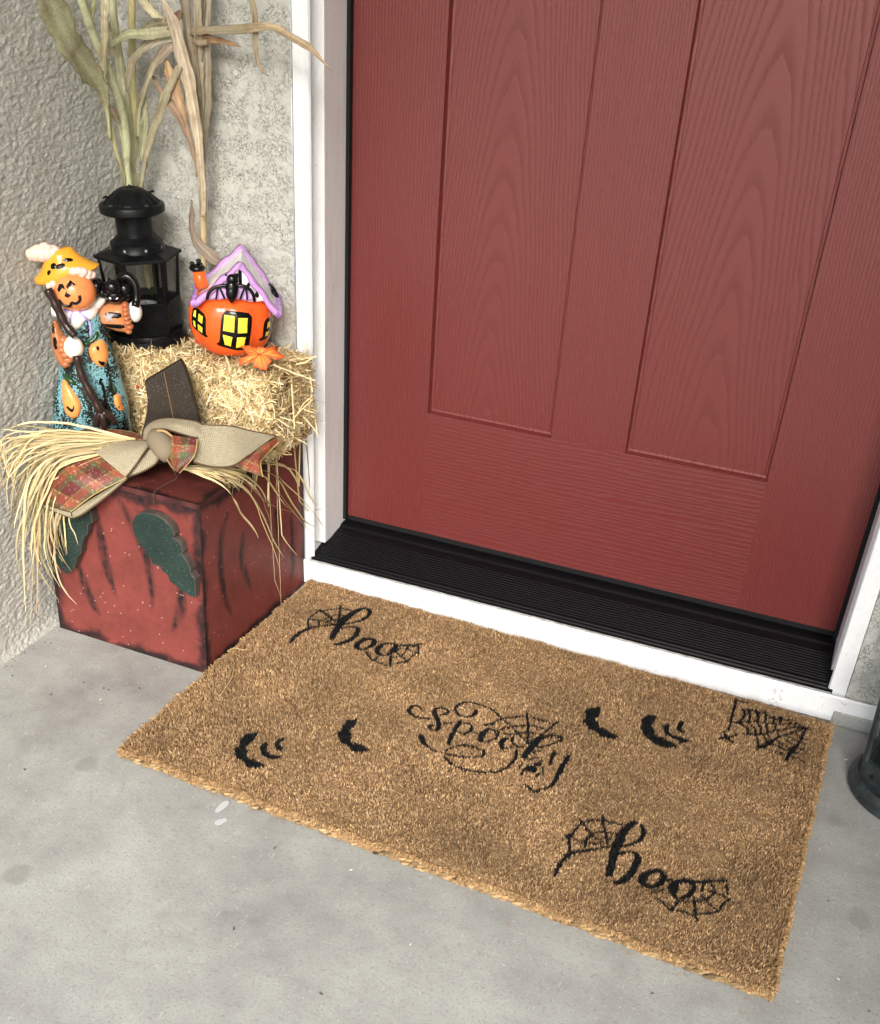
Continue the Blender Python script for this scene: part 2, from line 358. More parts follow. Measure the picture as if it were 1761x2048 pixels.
# ================================================================ frame, trim, threshold, sill board
F=thing('door_frame','white painted door frame with moulded trim, black threshold and sill board','door frame',(0,0,0))
def jamb(sx,x):   # x = inner face, sx = outward direction
    b=MB(); lo,hi=sorted((x,x+sx*.0225)); b.box((lo,-.085,.064),(hi,.05,2.1)); b.build('jamb',M_WHITE,F,bevel=.0015)
    # brickmould profile in (x,y)
    pr=[(x+sx*.0227,-.0852),(x+sx*.0195,-.0890),(x+sx*.0060,-.1200),(x+sx*.0012,-.1250),(x+sx*.0032,-.1285),(x+sx*.0285,-.1285),(x+sx*.0300,-.1250),(x+sx*.0300,-.03),(x+sx*.0227,-.03)]
    if sx<0: pr=pr
    b=MB(); b.prism(pr if sx>0 else pr[::-1],.056,2.16,axis=2); b.build('trim',M_WHITE,F,auto=35)
    b=MB(); lo,hi=sorted((x-sx*.0002,x-sx*.0065)); b.box((lo,-.012,.082),(hi,-.0008,2.08)); b.build('weather_strip',M_RUB,F,bevel=.001)
for xa,xb in ((-.0330,-.0127),(.9207,.9410)): MB().box((xa,-.1270,.0440),(xb,-.03,.0558)).build('plinth',M_WHITE2,F)
jamb(-1,-.0035); jamb(1,.9115)
# head (above the picture)
MB().box((-.045,-.1125,2.10),(.953,-.03,2.16)).build('head_trim',M_WHITE,F)
m=NT('grimy_caulk'); m.col(m.ramp(m.noise(m.coord(),60,4),[(.35,(.30,.29,.28)),(.65,(.62,.61,.60))])); m.set(rough=.7); M_CAULK=m.m
# threshold profile (y,z)
pr=[(-.1215,.0440),(-.1222,.0500),(-.1205,.0525),(-.1160,.0530),(-.1148,.0552),(-.1120,.0560)]
y=-.108; z=.0565
while y<-.040:
    pr+=[(y,z),(y+.0010,z+.0011),(y+.0040,z+.0013),(y+.0050,z+.0004)]; y+=.0062; z+=.0011
pr+=[(-.036,.0695),(-.024,.0705),(-.020,.0740),(-.014,.0752),(.030,.0755),(.030,.0440)]
b=MB(); n=len(pr); b.prism([(p[0],p[1]) for p in pr],-.0125,.9205,axis=0); b.build('threshold',M_THR,F)
# white sill board with a sloping ledge
pr=[(-.1400,.004),(-.1412,.050),(-.1385,.0560),(-.1200,.0590-.0150),(-.06,.0435),(-.06,.004)]
pr=[(-.1400,.004),(-.1412,.0500),(-.1388,.0535),(-.1225,.0560-.0125),(-.06,.0435),(-.06,.004)]
rr_=np.random.default_rng(8); xs_=np.linspace(-.029,.988,90); b=MB(); b.tube(np.column_stack((xs_,-.1392+rr_.normal(0,.0002,90),np.full(90,.0531))),.0005+.0006*rr_.random(90)**2,5); b.build('caulk_line',M_CAULK,F)
b=MB(); b.tube([(x,-.1222+.0003*math.sin(x*90),.0446) for x in np.linspace(-.012,.92,60)],.0011,6); b.build('caulk_line',M_CAULK,F)
b=MB(); b.prism(pr,-.0300,.9900,axis=0); b.build('sill_board',M_WHITE2,F,bevel=.0015)
# ================================================================ doormat
# world corners (back left, back right, front right, front left)
MC=np.array([(-.001,-.1435),(.931,-.160),(.910,-.731),(-.024,-.696)])
# black print on the pile: strokes (x mm, y mm, width mm) and filled bats
STROKES=[
[(334.0,-419.5,4.5),(324.8,-416.2,5.1),(318.7,-424.2,6.1),(319.4,-433.9,6.1),(329.9,-440.2,4.4),(342.0,-440.5,4.0),(356.9,-435.4,3.6)],
[(366.0,-422.4,2.8),(372.9,-416.2,3.6),(374.8,-408.1,4.1),(369.0,-402.3,4.1),(360.9,-403.4,4.1),(354.7,-409.3,6.1),(356.0,-418.8,7.1),(365.3,-431.3,8.0),(372.9,-441.6,7.5),(376.2,-453.8,6.9),(373.9,-460.5,4.3),(364.5,-458.2,4.3),(361.7,-451.3,4.9),(367.8,-449.7,3.0)],
[(379.2,-436.3,2.4),(391.2,-430.4,2.4)],
[(399.5,-421.5,7.0),(399.9,-442.2,7.5),(400.6,-461.0,7.0),(403.0,-477.3,5.0)],
[(401.8,-427.4,2.8),(410.7,-422.5,3.2),(419.7,-424.2,4.0),(421.8,-434.2,5.1),(417.5,-444.6,5.5),(406.8,-447.1,3.5)],
[(426.6,-437.9,2.7),(432.4,-435.9,2.3)],
[(445.1,-418.7,5.9),(441.2,-432.9,9.8),(442.8,-448.5,8.7),(443.3,-452.2,5.8)],
[(444.4,-419.0,3.9),(451.6,-418.2,3.2),(459.4,-424.0,2.7),(463.3,-430.3,2.7),(459.6,-442.9,3.1),(452.7,-451.1,2.3)],
[(452.4,-420.6,2.8),(460.9,-416.5,2.8),(463.0,-425.0,3.5),(459.7,-429.4,2.3)],
[(478.4,-427.0,5.8),(474.5,-434.3,8.7),(475.3,-446.0,7.7),(479.4,-453.2,5.7)],
[(485.4,-423.6,5.8),(487.5,-432.0,4.2),(494.3,-438.0,3.1),(498.9,-439.7,2.3),(511.4,-433.6,2.3)],
[(480.4,-451.4,2.7),(487.7,-449.2,2.3),(492.0,-443.1,2.3)],
[(532.0,-396.7,5.9),(539.7,-390.2,4.7),(551.0,-390.1,4.7),(554.5,-396.6,3.9),(545.4,-409.1,3.5),(536.0,-420.3,3.5),(523.9,-427.5,3.1)],
[(532.0,-396.7,5.9),(525.0,-405.6,7.0),(520.3,-421.3,8.7),(516.4,-439.1,9.5),(515.4,-460.4,7.1)],
[(521.3,-439.4,2.7),(533.7,-433.3,2.3)],
[(553.0,-429.1,7.6),(554.4,-456.9,4.8)],
[(574.4,-426.6,6.4),(572.6,-458.1,8.1),(571.6,-490.8,6.5),(568.8,-506.7,5.0),(559.6,-516.3,4.6),(551.9,-525.5,4.9),(542.3,-519.4,4.3),(534.0,-517.4,3.9)],
[(413.2,-386.3,6.1),(413.2,-397.8,4.8),(407.9,-406.1,3.6),(397.0,-408.6,3.6),(385.7,-401.3,4.5),(381.2,-391.9,4.5),(385.3,-378.1,5.0),(396.0,-369.9,3.3),(409.0,-367.9,3.3),(426.6,-369.5,3.7),(442.5,-376.1,3.7),(456.3,-386.6,3.6),(477.9,-401.2,2.8),(495.5,-414.6,2.7),(508.5,-427.1,3.1)],
[(430.2,-416.3,2.8),(441.0,-409.5,3.6),(449.8,-396.8,3.6),(454.8,-387.3,3.6),(462.6,-380.6,3.6),(473.6,-373.7,3.2),(487.2,-364.2,2.8),(498.8,-364.2,3.2),(515.1,-363.3,3.2),(530.9,-361.2,2.8)],
[(486.6,-357.3,3.7),(502.1,-397.6,3.6),(509.9,-426.4,3.5)],
[(536.6,-352.7,3.2),(531.0,-372.3,3.6),(524.9,-394.7,3.1),(514.6,-418.7,3.1),(510.2,-427.6,3.1)],
[(463.2,-411.2,3.2),(471.4,-401.6,3.6),(483.4,-393.0,3.6),(495.7,-385.5,2.8),(507.9,-382.3,3.2),(526.2,-383.1,2.8)],
[(468.8,-418.1,2.0),(483.1,-416.6,2.3),(492.7,-406.3,2.8),(502.2,-400.3,2.4),(515.0,-399.6,2.4),(523.8,-396.6,2.4)],
[(494.1,-415.3,2.0),(502.6,-416.5,2.3),(511.6,-409.4,2.0)],
[(359.8,-480.9,9.6),(369.8,-494.8,7.6),(382.1,-500.6,4.5),(401.0,-503.1,3.0),(416.8,-502.0,3.4),(437.4,-497.1,3.7),(453.7,-489.1,3.7),(459.2,-480.0,4.9),(457.4,-473.1,4.9),(448.6,-470.9,3.4),(433.7,-470.2,3.8),(419.6,-475.8,3.8),(410.3,-485.6,3.4),(405.2,-497.2,2.3)],
[(409.0,-510.9,3.7),(427.4,-521.0,3.7),(450.6,-523.5,4.0),(473.5,-517.3,3.6),(491.5,-506.2,3.6),(501.2,-488.9,4.8),(504.6,-470.8,4.9),(502.8,-456.2,4.9),(498.4,-445.3,2.7)],
[(532.7,-480.0,15.8),(534.3,-479.2,15.8)],
[(535.7,-467.2,6.3),(537.5,-465.5,5.6)],
[(523.7,-466.6,2.2),(526.7,-456.2,2.3),(531.8,-452.5,1.9)],
[(516.1,-484.2,2.6),(518.7,-475.4,2.6)],
[(523.4,-496.9,4.0),(524.3,-482.8,2.2)],
[(541.1,-467.1,4.4),(540.7,-453.3,2.6)],
[(553.0,-485.1,2.9),(546.9,-468.1,2.6)],
[(543.9,-495.6,1.8),(546.9,-483.1,1.8)],
[(521.3,-439.4,4.9),(528.9,-443.5,2.6)],
[(64.5,-344.1,6.9),(62.4,-324.2,7.4),(68.8,-303.2,6.1),(80.2,-283.7,5.2),(96.4,-272.9,4.8),(107.5,-263.7,4.8)],
[(121.4,-306.6,9.3),(115.7,-272.2,13.1),(113.5,-244.0,14.5),(117.4,-219.6,12.3),(122.8,-201.7,9.9),(130.2,-192.1,5.0)],
[(137.3,-194.2,7.5),(144.0,-202.2,7.4),(145.8,-216.4,6.8),(140.3,-234.1,5.3),(130.5,-246.5,4.8),(122.5,-254.2,4.3)],
[(123.4,-271.9,3.3),(133.1,-259.7,3.3),(145.5,-257.1,6.2),(152.4,-271.5,8.5),(151.4,-293.2,8.4),(143.0,-311.4,8.3),(135.2,-318.7,6.0)],
[(183.9,-276.8,7.0),(173.0,-282.3,7.9),(167.6,-298.9,10.1),(171.4,-310.8,9.1),(183.2,-311.7,5.9),(189.7,-301.5,6.9),(192.2,-286.5,9.2),(185.4,-276.0,7.9)],
[(220.0,-272.5,4.6),(207.4,-282.3,6.9),(204.8,-297.3,10.1),(208.4,-309.1,7.7),(222.2,-310.6,5.0),(228.2,-299.1,7.7),(228.4,-278.6,8.3),(220.0,-272.5,4.6)],
[(219.1,-274.7,5.6),(238.6,-271.7,5.5),(254.0,-263.9,5.1),(264.0,-252.0,3.7)],
[(110.6,-209.8,3.5),(92.3,-213.4,4.0),(72.2,-229.5,3.5),(64.9,-238.9,2.9)],
[(61.8,-232.9,3.5),(58.3,-268.5,3.4),(69.7,-291.9,3.3)],
[(61.8,-232.9,3.9),(82.2,-245.1,4.4),(100.8,-254.2,3.4)],
[(88.5,-205.8,4.0),(98.3,-229.4,4.4),(107.7,-254.4,3.4)],
[(58.3,-268.5,2.9),(77.9,-264.0,2.9),(100.5,-265.4,2.9)],
[(106.9,-230.6,2.9),(95.0,-234.8,2.4),(86.9,-246.5,2.9),(83.5,-259.4,2.9),(77.1,-266.3,2.4),(82.4,-276.4,2.4)],
[(110.3,-245.7,2.9),(94.5,-253.7,2.9),(91.2,-262.8,2.9)],
[(191.6,-317.6,3.6),(209.6,-331.9,4.0),(221.1,-332.7,3.1),(236.8,-334.7,3.1)],
[(243.9,-336.0,3.5),(231.9,-307.4,3.6)],
[(210.2,-333.2,3.1),(214.9,-319.3,2.2)],
[(246.7,-328.1,3.5),(264.0,-312.9,3.1)],
[(234.6,-292.5,2.7),(263.4,-311.5,3.1)],
[(263.4,-311.5,2.7),(265.8,-287.0,3.2),(269.5,-278.3,3.2),(262.4,-261.5,4.2)],
[(235.3,-310.7,2.2),(245.3,-304.0,2.7),(249.9,-293.3,2.3),(250.3,-281.3,2.7),(246.9,-269.3,2.3)],
[(233.1,-293.3,2.3),(240.1,-279.5,2.3),(258.2,-282.4,2.3),(269.5,-278.3,2.3)],
[(625.3,-666.7,4.9),(624.9,-653.4,5.9),(627.7,-633.0,6.0),(635.3,-618.5,6.1),(649.9,-607.2,4.4),(668.3,-593.0,3.4),(678.1,-585.1,4.1)],
[(688.1,-636.1,9.0),(687.2,-615.5,10.0),(685.3,-590.5,11.9),(685.7,-568.1,13.0),(688.7,-543.9,10.6),(695.5,-527.9,8.9),(699.1,-523.9,5.4)],
[(707.3,-526.9,6.0),(712.6,-537.1,6.7),(711.8,-553.4,5.9),(703.1,-566.5,4.1),(690.8,-576.8,3.1)],
[(689.9,-597.0,2.7),(698.7,-585.2,3.4),(708.1,-581.8,4.1),(715.9,-586.9,8.4),(716.6,-605.8,9.9),(712.9,-626.5,9.8),(706.2,-639.9,8.9),(700.3,-644.8,7.3)],
[(745.3,-599.7,7.4),(736.9,-606.8,8.2),(730.0,-620.5,11.4),(732.5,-631.6,9.7),(743.1,-634.8,6.4),(752.0,-624.5,8.1),(755.2,-612.7,8.1),(754.9,-604.6,8.2),(745.3,-599.7,7.4)],
[(781.1,-601.6,6.5),(771.7,-611.1,9.7),(769.8,-622.3,12.9),(773.6,-634.5,7.9),(780.8,-636.1,4.4),(789.1,-629.2,7.1),(793.7,-617.0,6.4),(792.9,-605.2,5.8),(781.1,-601.6,5.9)],
[(755.6,-614.6,2.9),(768.2,-607.6,3.3)],
[(786.4,-600.1,4.9),(801.1,-596.9,5.2),(813.9,-590.2,4.9),(831.5,-578.8,3.9)],
[(682.2,-535.4,3.2),(666.5,-539.4,3.9),(655.9,-539.8,3.2),(643.7,-545.6,3.9),(630.3,-557.9,3.2)],
[(630.3,-557.9,3.2),(623.7,-588.5,3.5)],
[(621.5,-588.5,5.2),(630.3,-616.5,3.7)],
[(616.9,-588.4,4.2),(622.2,-593.8,4.1)],
[(626.5,-552.7,2.9),(647.6,-571.5,3.5),(668.6,-582.9,2.7)],
[(654.2,-530.0,2.5),(657.8,-547.1,3.9),(667.1,-565.6,3.5),(674.3,-584.7,3.1)],
[(623.7,-588.5,2.4),(637.2,-593.4,3.1),(655.4,-589.2,3.1),(673.0,-588.6,2.4)],
[(679.7,-556.2,3.1),(668.8,-560.3,3.1),(657.5,-563.4,2.1),(649.3,-571.9,2.8),(645.3,-585.0,3.5),(647.1,-599.8,2.0)],
[(674.3,-570.1,2.1),(663.6,-575.2,2.1)],
[(754.2,-647.6,2.5),(765.6,-656.0,4.4),(773.5,-661.1,3.4)],
[(775.1,-662.3,4.0),(780.5,-641.2,3.5)],
[(775.1,-662.3,2.2),(785.2,-658.5,3.1),(804.1,-658.3,2.8)],
[(807.7,-663.3,2.4),(802.9,-648.3,3.1),(797.1,-627.5,2.9)],
[(806.0,-653.6,3.4),(820.6,-644.9,3.1),(831.3,-636.9,2.5)],
[(831.5,-637.8,2.5),(817.9,-629.6,2.5),(805.2,-619.7,1.9)],
[(831.3,-636.9,2.2),(833.0,-622.5,2.2),(840.4,-609.2,1.9)],
[(836.0,-603.2,2.9),(832.1,-586.8,3.6)],
[(780.8,-643.0,1.9),(799.8,-635.1,1.9),(809.4,-627.7,1.9),(817.0,-616.2,2.9),(821.1,-608.2,1.9)],
[(808.7,-608.0,2.2),(822.5,-608.5,2.9),(839.1,-609.8,2.2)],
[(814.7,-595.0,2.6),(818.9,-603.2,2.6),(822.5,-608.5,1.9)],
[(804.5,-599.8,2.3),(805.5,-613.5,2.2)],
[(746.5,-644.2,2.2),(759.3,-632.2,2.2)],
[(781.5,-170.7,3.9),(782.6,-197.7,3.4),(782.4,-228.2,3.8),(783.8,-258.8,3.0)],
[(783.2,-175.4,1.6),(799.4,-171.1,1.3)],
[(776.5,-264.1,2.5),(779.3,-269.6,3.7),(786.8,-281.0,8.5),(795.1,-285.4,3.6)],
[(772.5,-286.4,3.6),(780.8,-279.0,3.7)],
[(786.1,-276.4,3.7),(796.4,-262.9,2.7)],
[(785.2,-233.9,2.0),(793.3,-229.9,3.0),(809.6,-221.9,2.5),(825.1,-215.2,2.0),(843.7,-210.4,2.3),(861.9,-202.3,2.0),(880.2,-194.3,2.0),(895.7,-197.1,2.5)],
[(795.9,-194.7,5.2),(806.3,-191.5,4.4),(815.9,-190.3,4.4),(830.3,-188.6,3.3),(841.7,-193.8,3.8),(853.2,-193.4,3.0),(868.0,-187.9,2.5),(883.0,-194.6,1.8)],
[(797.1,-196.0,5.7),(800.4,-205.1,4.6),(799.1,-216.5,4.3),(794.2,-229.4,3.0)],
[(804.0,-189.0,5.2),(808.4,-206.6,3.8),(808.7,-222.3,2.5)],
[(815.7,-185.0,5.2),(821.4,-202.0,4.3),(820.7,-218.2,2.5)],
[(829.0,-182.1,4.4),(832.7,-199.9,3.3),(832.2,-210.8,2.5)],
[(844.0,-189.1,3.8),(845.5,-209.5,3.3)],
[(854.2,-185.8,6.4),(855.1,-201.3,3.0)],
[(806.8,-256.1,2.0),(815.1,-253.8,4.2),(824.8,-249.0,3.7),(833.5,-243.0,3.0),(846.1,-230.0,3.5),(859.0,-218.5,3.2),(880.8,-200.9,2.8),(896.4,-195.0,2.5)],
[(794.5,-231.1,2.3),(804.0,-236.8,3.2),(811.0,-245.5,3.7),(813.1,-253.0,3.0)],
[(808.9,-224.0,2.5),(820.2,-235.8,3.2),(822.8,-248.2,3.0)],
[(823.8,-220.2,3.0),(829.2,-231.4,4.2),(830.0,-244.7,3.0)],
[(834.9,-216.5,2.5),(838.6,-230.3,3.5),(838.0,-240.8,2.2)],
[(849.0,-214.8,1.5),(850.4,-226.2,1.7)],
[(831.1,-281.0,6.0),(839.9,-270.1,7.2),(849.1,-254.0,4.9),(858.4,-237.6,3.4),(869.3,-225.5,3.0),(881.7,-209.1,2.7),(895.7,-197.1,2.5)],
[(823.5,-253.0,1.7),(828.8,-263.9,1.9),(831.5,-277.5,3.6)],
[(833.5,-243.0,2.2),(840.7,-254.7,2.9),(843.0,-265.3,3.6)],
[(840.9,-241.1,1.7),(848.9,-252.4,2.9)],
[(853.5,-228.1,1.7),(858.4,-237.6,2.0)],
[(874.5,-292.3,4.7),(877.4,-273.2,6.0),(882.2,-257.7,6.0),(887.0,-242.1,4.4),(890.0,-225.6,4.2),(892.9,-207.1,3.7),(895.8,-198.8,2.5)],
[(840.7,-276.3,2.4),(855.7,-277.2,3.1),(869.0,-280.5,3.1),(876.0,-285.1,2.4)],
[(847.4,-263.1,1.9),(861.4,-262.9,2.9),(875.1,-269.4,2.2)],
[(855.5,-252.5,2.4),(870.0,-257.1,3.1),(877.1,-261.9,2.4)],
[(866.3,-240.5,2.4),(880.1,-247.2,2.4)],
[(870.9,-231.5,1.5),(884.4,-235.0,2.0)],
[(880.8,-218.2,2.0),(888.1,-224.8,3.0)],
[(879.1,-280.4,2.4),(891.2,-282.5,2.4),(900.5,-284.4,1.9)],
[(880.7,-269.9,2.4),(897.0,-266.9,1.9)],
[(885.7,-256.0,2.4),(896.8,-256.4,1.9)],
[(888.5,-238.1,1.9),(897.8,-238.5,1.5)],
[(892.8,-225.9,1.5),(898.5,-226.5,1.2)],
]
POLYS=[
[(566.9,-306.5),(573.6,-297.0),(585.7,-285.9),(590.4,-302.0),(590.7,-315.9),(586.1,-322.2),(593.9,-328.2),(598.0,-341.8),(607.4,-341.1),(621.5,-343.8),(633.4,-351.4),(623.0,-358.7),(606.9,-360.5),(594.8,-353.1),(583.6,-348.9),(577.3,-340.3),(569.9,-338.0),(572.5,-324.8)],
[(652.9,-290.3),(660.4,-275.6),(674.0,-270.9),(673.5,-289.1),(670.4,-300.5),(677.7,-308.6),(680.3,-320.8),(695.1,-323.1),(718.0,-334.4),(706.8,-342.7),(688.6,-344.1),(677.4,-337.4),(664.8,-330.3),(658.4,-314.2),(654.5,-314.1),(657.9,-304.7)],
[(687.9,-293.9),(689.1,-286.4),(695.5,-282.3),(699.1,-300.0),(706.2,-308.1),(719.6,-309.2),(736.2,-310.6),(721.0,-321.8),(707.4,-319.0),(694.5,-310.0)],
[(707.0,-278.6),(709.8,-270.3),(718.1,-267.2),(714.7,-278.7),(716.8,-289.4),(724.2,-293.5),(717.4,-297.9),(708.4,-291.6)],
[(121.4,-603.2),(124.3,-590.0),(131.4,-587.7),(137.7,-578.6),(141.0,-593.6),(138.9,-613.3),(138.6,-619.2),(148.2,-622.6),(147.2,-629.9),(154.7,-637.5),(171.7,-635.9),(188.7,-640.9),(175.8,-650.5),(162.7,-654.7),(152.0,-645.5),(140.2,-644.6),(132.0,-637.3),(133.3,-634.4),(124.4,-627.3),(129.3,-620.3)],
[(156.5,-607.1),(157.2,-595.1),(163.0,-594.6),(167.9,-608.4),(177.7,-615.0),(186.4,-611.9),(197.1,-612.4),(187.2,-623.9),(168.1,-622.0)],
[(171.3,-590.5),(173.3,-577.8),(180.7,-571.9),(178.8,-582.2),(178.3,-589.5),(187.1,-594.4),(189.0,-600.4),(180.9,-602.1)],
[(242.8,-492.8),(250.1,-490.5),(255.0,-483.1),(261.1,-503.6),(256.8,-516.7),(266.9,-524.9),(267.0,-534.4),(270.5,-538.6),(288.2,-538.2),(307.1,-545.2),(292.3,-555.9),(281.2,-558.9),(274.4,-549.6),(258.7,-547.9),(250.0,-538.0),(243.8,-530.2),(246.1,-519.5),(241.9,-508.1)],
]
def mat_xy(u,v):   # u along the length 0..1, v from back 0 to front 1
    u=np.asarray(u)[...,None]; v=np.asarray(v)[...,None]
    P=(1-v)*((1-u)*MC[0]+u*MC[1])+v*((1-u)*MC[3]+u*MC[2]); X,Y=P[...,:1],P[...,1:]
    return P+np.concatenate((.0013*np.sin(Y*61+1)+.0009*np.sin(Y*173),.0014*np.sin(X*47)+.0009*np.sin(X*139+2)),-1)
GX0,GY0,GN,GM=-.04,-.75,1000,620      # 1 mm paint grid
paint=np.zeros((GM,GN),bool)
gx=(GX0*1e3+np.arange(GN)); gy=(GY0*1e3+np.arange(GM))
for st in STROKES:
    P=smooth_poly(st,max(2,(len(st)-1)*6+1)) if len(st)>2 else np.array(st)
    for a,b in zip(P[:-1],P[1:]):
        wm=max(a[2],b[2])/2+2; i0=int(max(0,min(a[0],b[0])-wm-gx[0])); i1=int(max(a[0],b[0])+wm-gx[0])+2; j0=int(max(0,min(a[1],b[1])-wm-gy[0])); j1=int(max(a[1],b[1])+wm-gy[0])+2
        X,Y=np.meshgrid(gx[i0:i1],gy[j0:j1]); d=b[:2]-a[:2]; L=d@d+1e-9
        t=np.clip(((X-a[0])*d[0]+(Y-a[1])*d[1])/L,0,1); D=np.hypot(X-a[0]-t*d[0],Y-a[1]-t*d[1]); W=(a[2]+(b[2]-a[2])*t)/2
        paint[j0:j1,i0:i1]|=D<np.maximum(W,1.35)
for pl in POLYS:
    X,Y=np.meshgrid(gx,gy); q=np.array(pl); i0,i1=int(q[:,0].min()-gx[0]),int(q[:,0].max()-gx[0])+2; j0,j1=int(q[:,1].min()-gy[0]),int(q[:,1].max()-gy[0])+2
    paint[j0:j1,i0:i1]|=inpoly(X[j0:j1,i0:i1],Y[j0:j1,i0:i1],pl)
def painted(x,y):
    i=np.clip(((x-GX0)*1e3).astype(int),0,GN-1); j=np.clip(((y-GY0)*1e3).astype(int),0,GM-1); return paint[j,i]
m=NT('coir'); a=m.n('ShaderNodeAttribute',attribute_name='Col'); m.col(a.outputs['Color']); m.set(rough=.75,spec=.25); M_COIR=m.m
DM=thing('doormat','thick brown coir doormat printed in black with boo, spooky, bats and spider webs','doormat',(0,0,0))
def coir_col(n,tone=1.0,gold=0):
    t=rng.random(n)[:,None]; s=rng.normal(1,.18,n)[:,None].clip(.45,1.7)
    a=np.array([.240,.138,.066]); b=np.array([.51,.340,.182]); g=np.array([.60,.36,.15])
    c=(a*(1-t**1.6)+b*t**1.6)*s*tone; return c*(1-gold)+g*s*gold
# base slab
nu,nv=420,260; U,V=np.meshgrid(np.linspace(0,1,nu),np.linspace(0,1,nv)); XY=mat_xy(U,V); 
lump=fnoise((nv,nu),3.0,91)*.0007+fnoise((nv,nu),25,92)*.0008
Z=.0160+lump; e=np.minimum(np.minimum(U*.93,(1-U)*.93),np.minimum(V*.56,(1-V)*.56)); Z=Z-.006*np.exp(-e/.004)
v=np.concatenate((XY,Z[...,None]),-1).reshape(-1,3); i=np.arange(nu*nv).reshape(nv,nu); f=np.stack((i[:-1,:-1],i[1:,:-1],i[1:,1:],i[:-1,1:]),-1).reshape(-1,4)
ring=np.concatenate((i[0,:],i[1:,-1],i[-1,::-1][1:],i[::-1,0][1:-1])); low=v[ring].copy(); low[:,2]=.001; n0=len(v); v=np.vstack((v,low)); k=np.arange(len(ring)); k2=(k+1)%len(ring)
f2=np.stack((ring[k],ring[k2],n0+k2,n0+k),-1)
c=coir_col(len(v),.62); pm=painted(v[:,0],v[:,1]); c[pm]=(.006,.006,.007)
mesh_np('backing',v,[f,f2],M_COIR,DM,c)
# pile: short upright fibre tufts
def blades(P,H,Wd,lean,col,mat,name,parent,curl=.4):
    """P (n,3) roots; triangular bent blades"""
    n=len(P); a=rng.random(n)*2*math.pi; dx=np.stack((np.cos(a),np.sin(a),0*a),-1); b=a+math.pi/2+rng.normal(0,.5,n)
    L=lean; ld=np.stack((np.cos(b),np.sin(b),0*b),-1)*L[:,None]; up=np.array([0,0,1.])
    w=dx*Wd[:,None]/2; m1=P+ld*.4*H[:,None]+up*(H*.55)[:,None]; tp=P+ld*H[:,None]+up*H[:,None]*(1-.25*L[:,None]**2)
    v=np.stack((P-w,P+w,m1+w*.9,m1-w*.9,tp+w*.35,tp-w*.35),1).reshape(-1,3); k=np.arange(n)[:,None]*6
    f=np.concatenate((k+np.array([0,1,2,3]),k+np.array([3,2,4,5])))
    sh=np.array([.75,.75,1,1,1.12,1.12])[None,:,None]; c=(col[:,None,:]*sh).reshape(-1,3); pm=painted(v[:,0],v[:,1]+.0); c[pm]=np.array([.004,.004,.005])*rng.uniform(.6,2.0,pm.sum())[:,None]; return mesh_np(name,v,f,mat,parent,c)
sp=.0025; nu=int(.93/sp); nv=int(.565/sp); U,V=np.meshgrid((np.arange(nu)+.5)/nu,(np.arange(nv)+.5)/nv); U=(U+rng.normal(0,.35,U.shape)/nu).clip(.001,.999); V=(V+rng.normal(0,.35,V.shape)/nv).clip(.001,.999)
U=U.ravel();V=V.ravel(); XY=mat_xy(U,V); n=len(XY); tuft=coir_col(n); 
patch=fnoise((200,300),9,77); tone=1+.10*patch[(V*199).astype(int),(U*299).astype(int)]; tuft*=tone[:,None]
e=np.minimum(np.minimum(U*.93,(1-U)*.93),np.minimum(V*.56,(1-V)*.56))
K=3; P=np.repeat(XY,K,0)+rng.normal(0,.0007,(n*K,2)); cc=np.repeat(tuft,K,0)*rng.normal(1,.13,n*K).clip(.5,1.5)[:,None]; ee=np.repeat(e,K); VV=np.repeat(V,K)
edge=np.exp(-ee/.010)*(.75 if True else 0); gold=np.array([.38,.22,.10]); cc=cc*(1-.6*edge[:,None])+gold*.6*edge[:,None]*rng.normal(1,.2,n*K)[:,None].clip(.5,1.5)
pm=painted(P[:,0],P[:,1]); cc[pm]=np.array([.006,.006,.007])*rng.uniform(.6,2.2,pm.sum())[:,None]
lum=(fnoise((nv,nu),3.0,93).ravel()*.0006)
P3=np.column_stack((P,np.repeat(.0150+lum,K)-.004*np.exp(-ee/.004)))
blades(P3,rng.uniform(.0035,.0060,n*K),rng.uniform(.0008,.0017,n*K),np.abs(rng.normal(0,.45,n*K)),cc,M_COIR,'pile',DM)['kind']='stuff'
# shaggy fibres along the rim and the pale plaited edge
def rimpts(n,side):
    t=rng.random(n)
    if side=='f': return mat_xy(t,np.full(n,1.0)),np.array([0,-1.])
    if side=='b': return mat_xy(t,np.full(n,0.0)),np.array([0,1.])
    if side=='r': return mat_xy(np.full(n,1.0),t),np.array([1.,0])
    return mat_xy(np.full(n,0.0),t),np.array([-1.,0])
vs=[];fs=[];cs=[];k0=0
for side,n in (('f',15000),('r',7000),('l',7000),('b',3000)):
    P,nd=rimpts(n,side); z=rng.uniform(.004,.0175,n); a=rng.normal(0,.7,n); L=rng.uniform(.002,.0085,n)*(1 if side!='b' else .4)
    d=np.column_stack((nd[0]*np.cos(a)-nd[1]*np.sin(a),nd[0]*np.sin(a)+nd[1]*np.cos(a),rng.normal(-.15,.6,n))); d/=np.linalg.norm(d,axis=1)[:,None]
    s=np.cross(d,rng.normal(0,1,(n,3))); s/=np.linalg.norm(s,axis=1)[:,None]; s*=rng.uniform(.0004,.0009,n)[:,None]
    A=np.column_stack((P-nd*.0015,z)); B=A+d*L[:,None]*.6; E=A+d*L[:,None]+np.array([0,0,-.2])*L[:,None]; E[:,2]=E[:,2].clip(.001,.03)
    vs.append(np.stack((A-s,A+s,B+s*.8,B-s*.8,E),1).reshape(-1,3)); k=np.arange(n)[:,None]*5+k0; fs+= [k+np.array([0,1,2,3])]; cs.append(k+np.array([3,2,4])); k0+=n*5
    
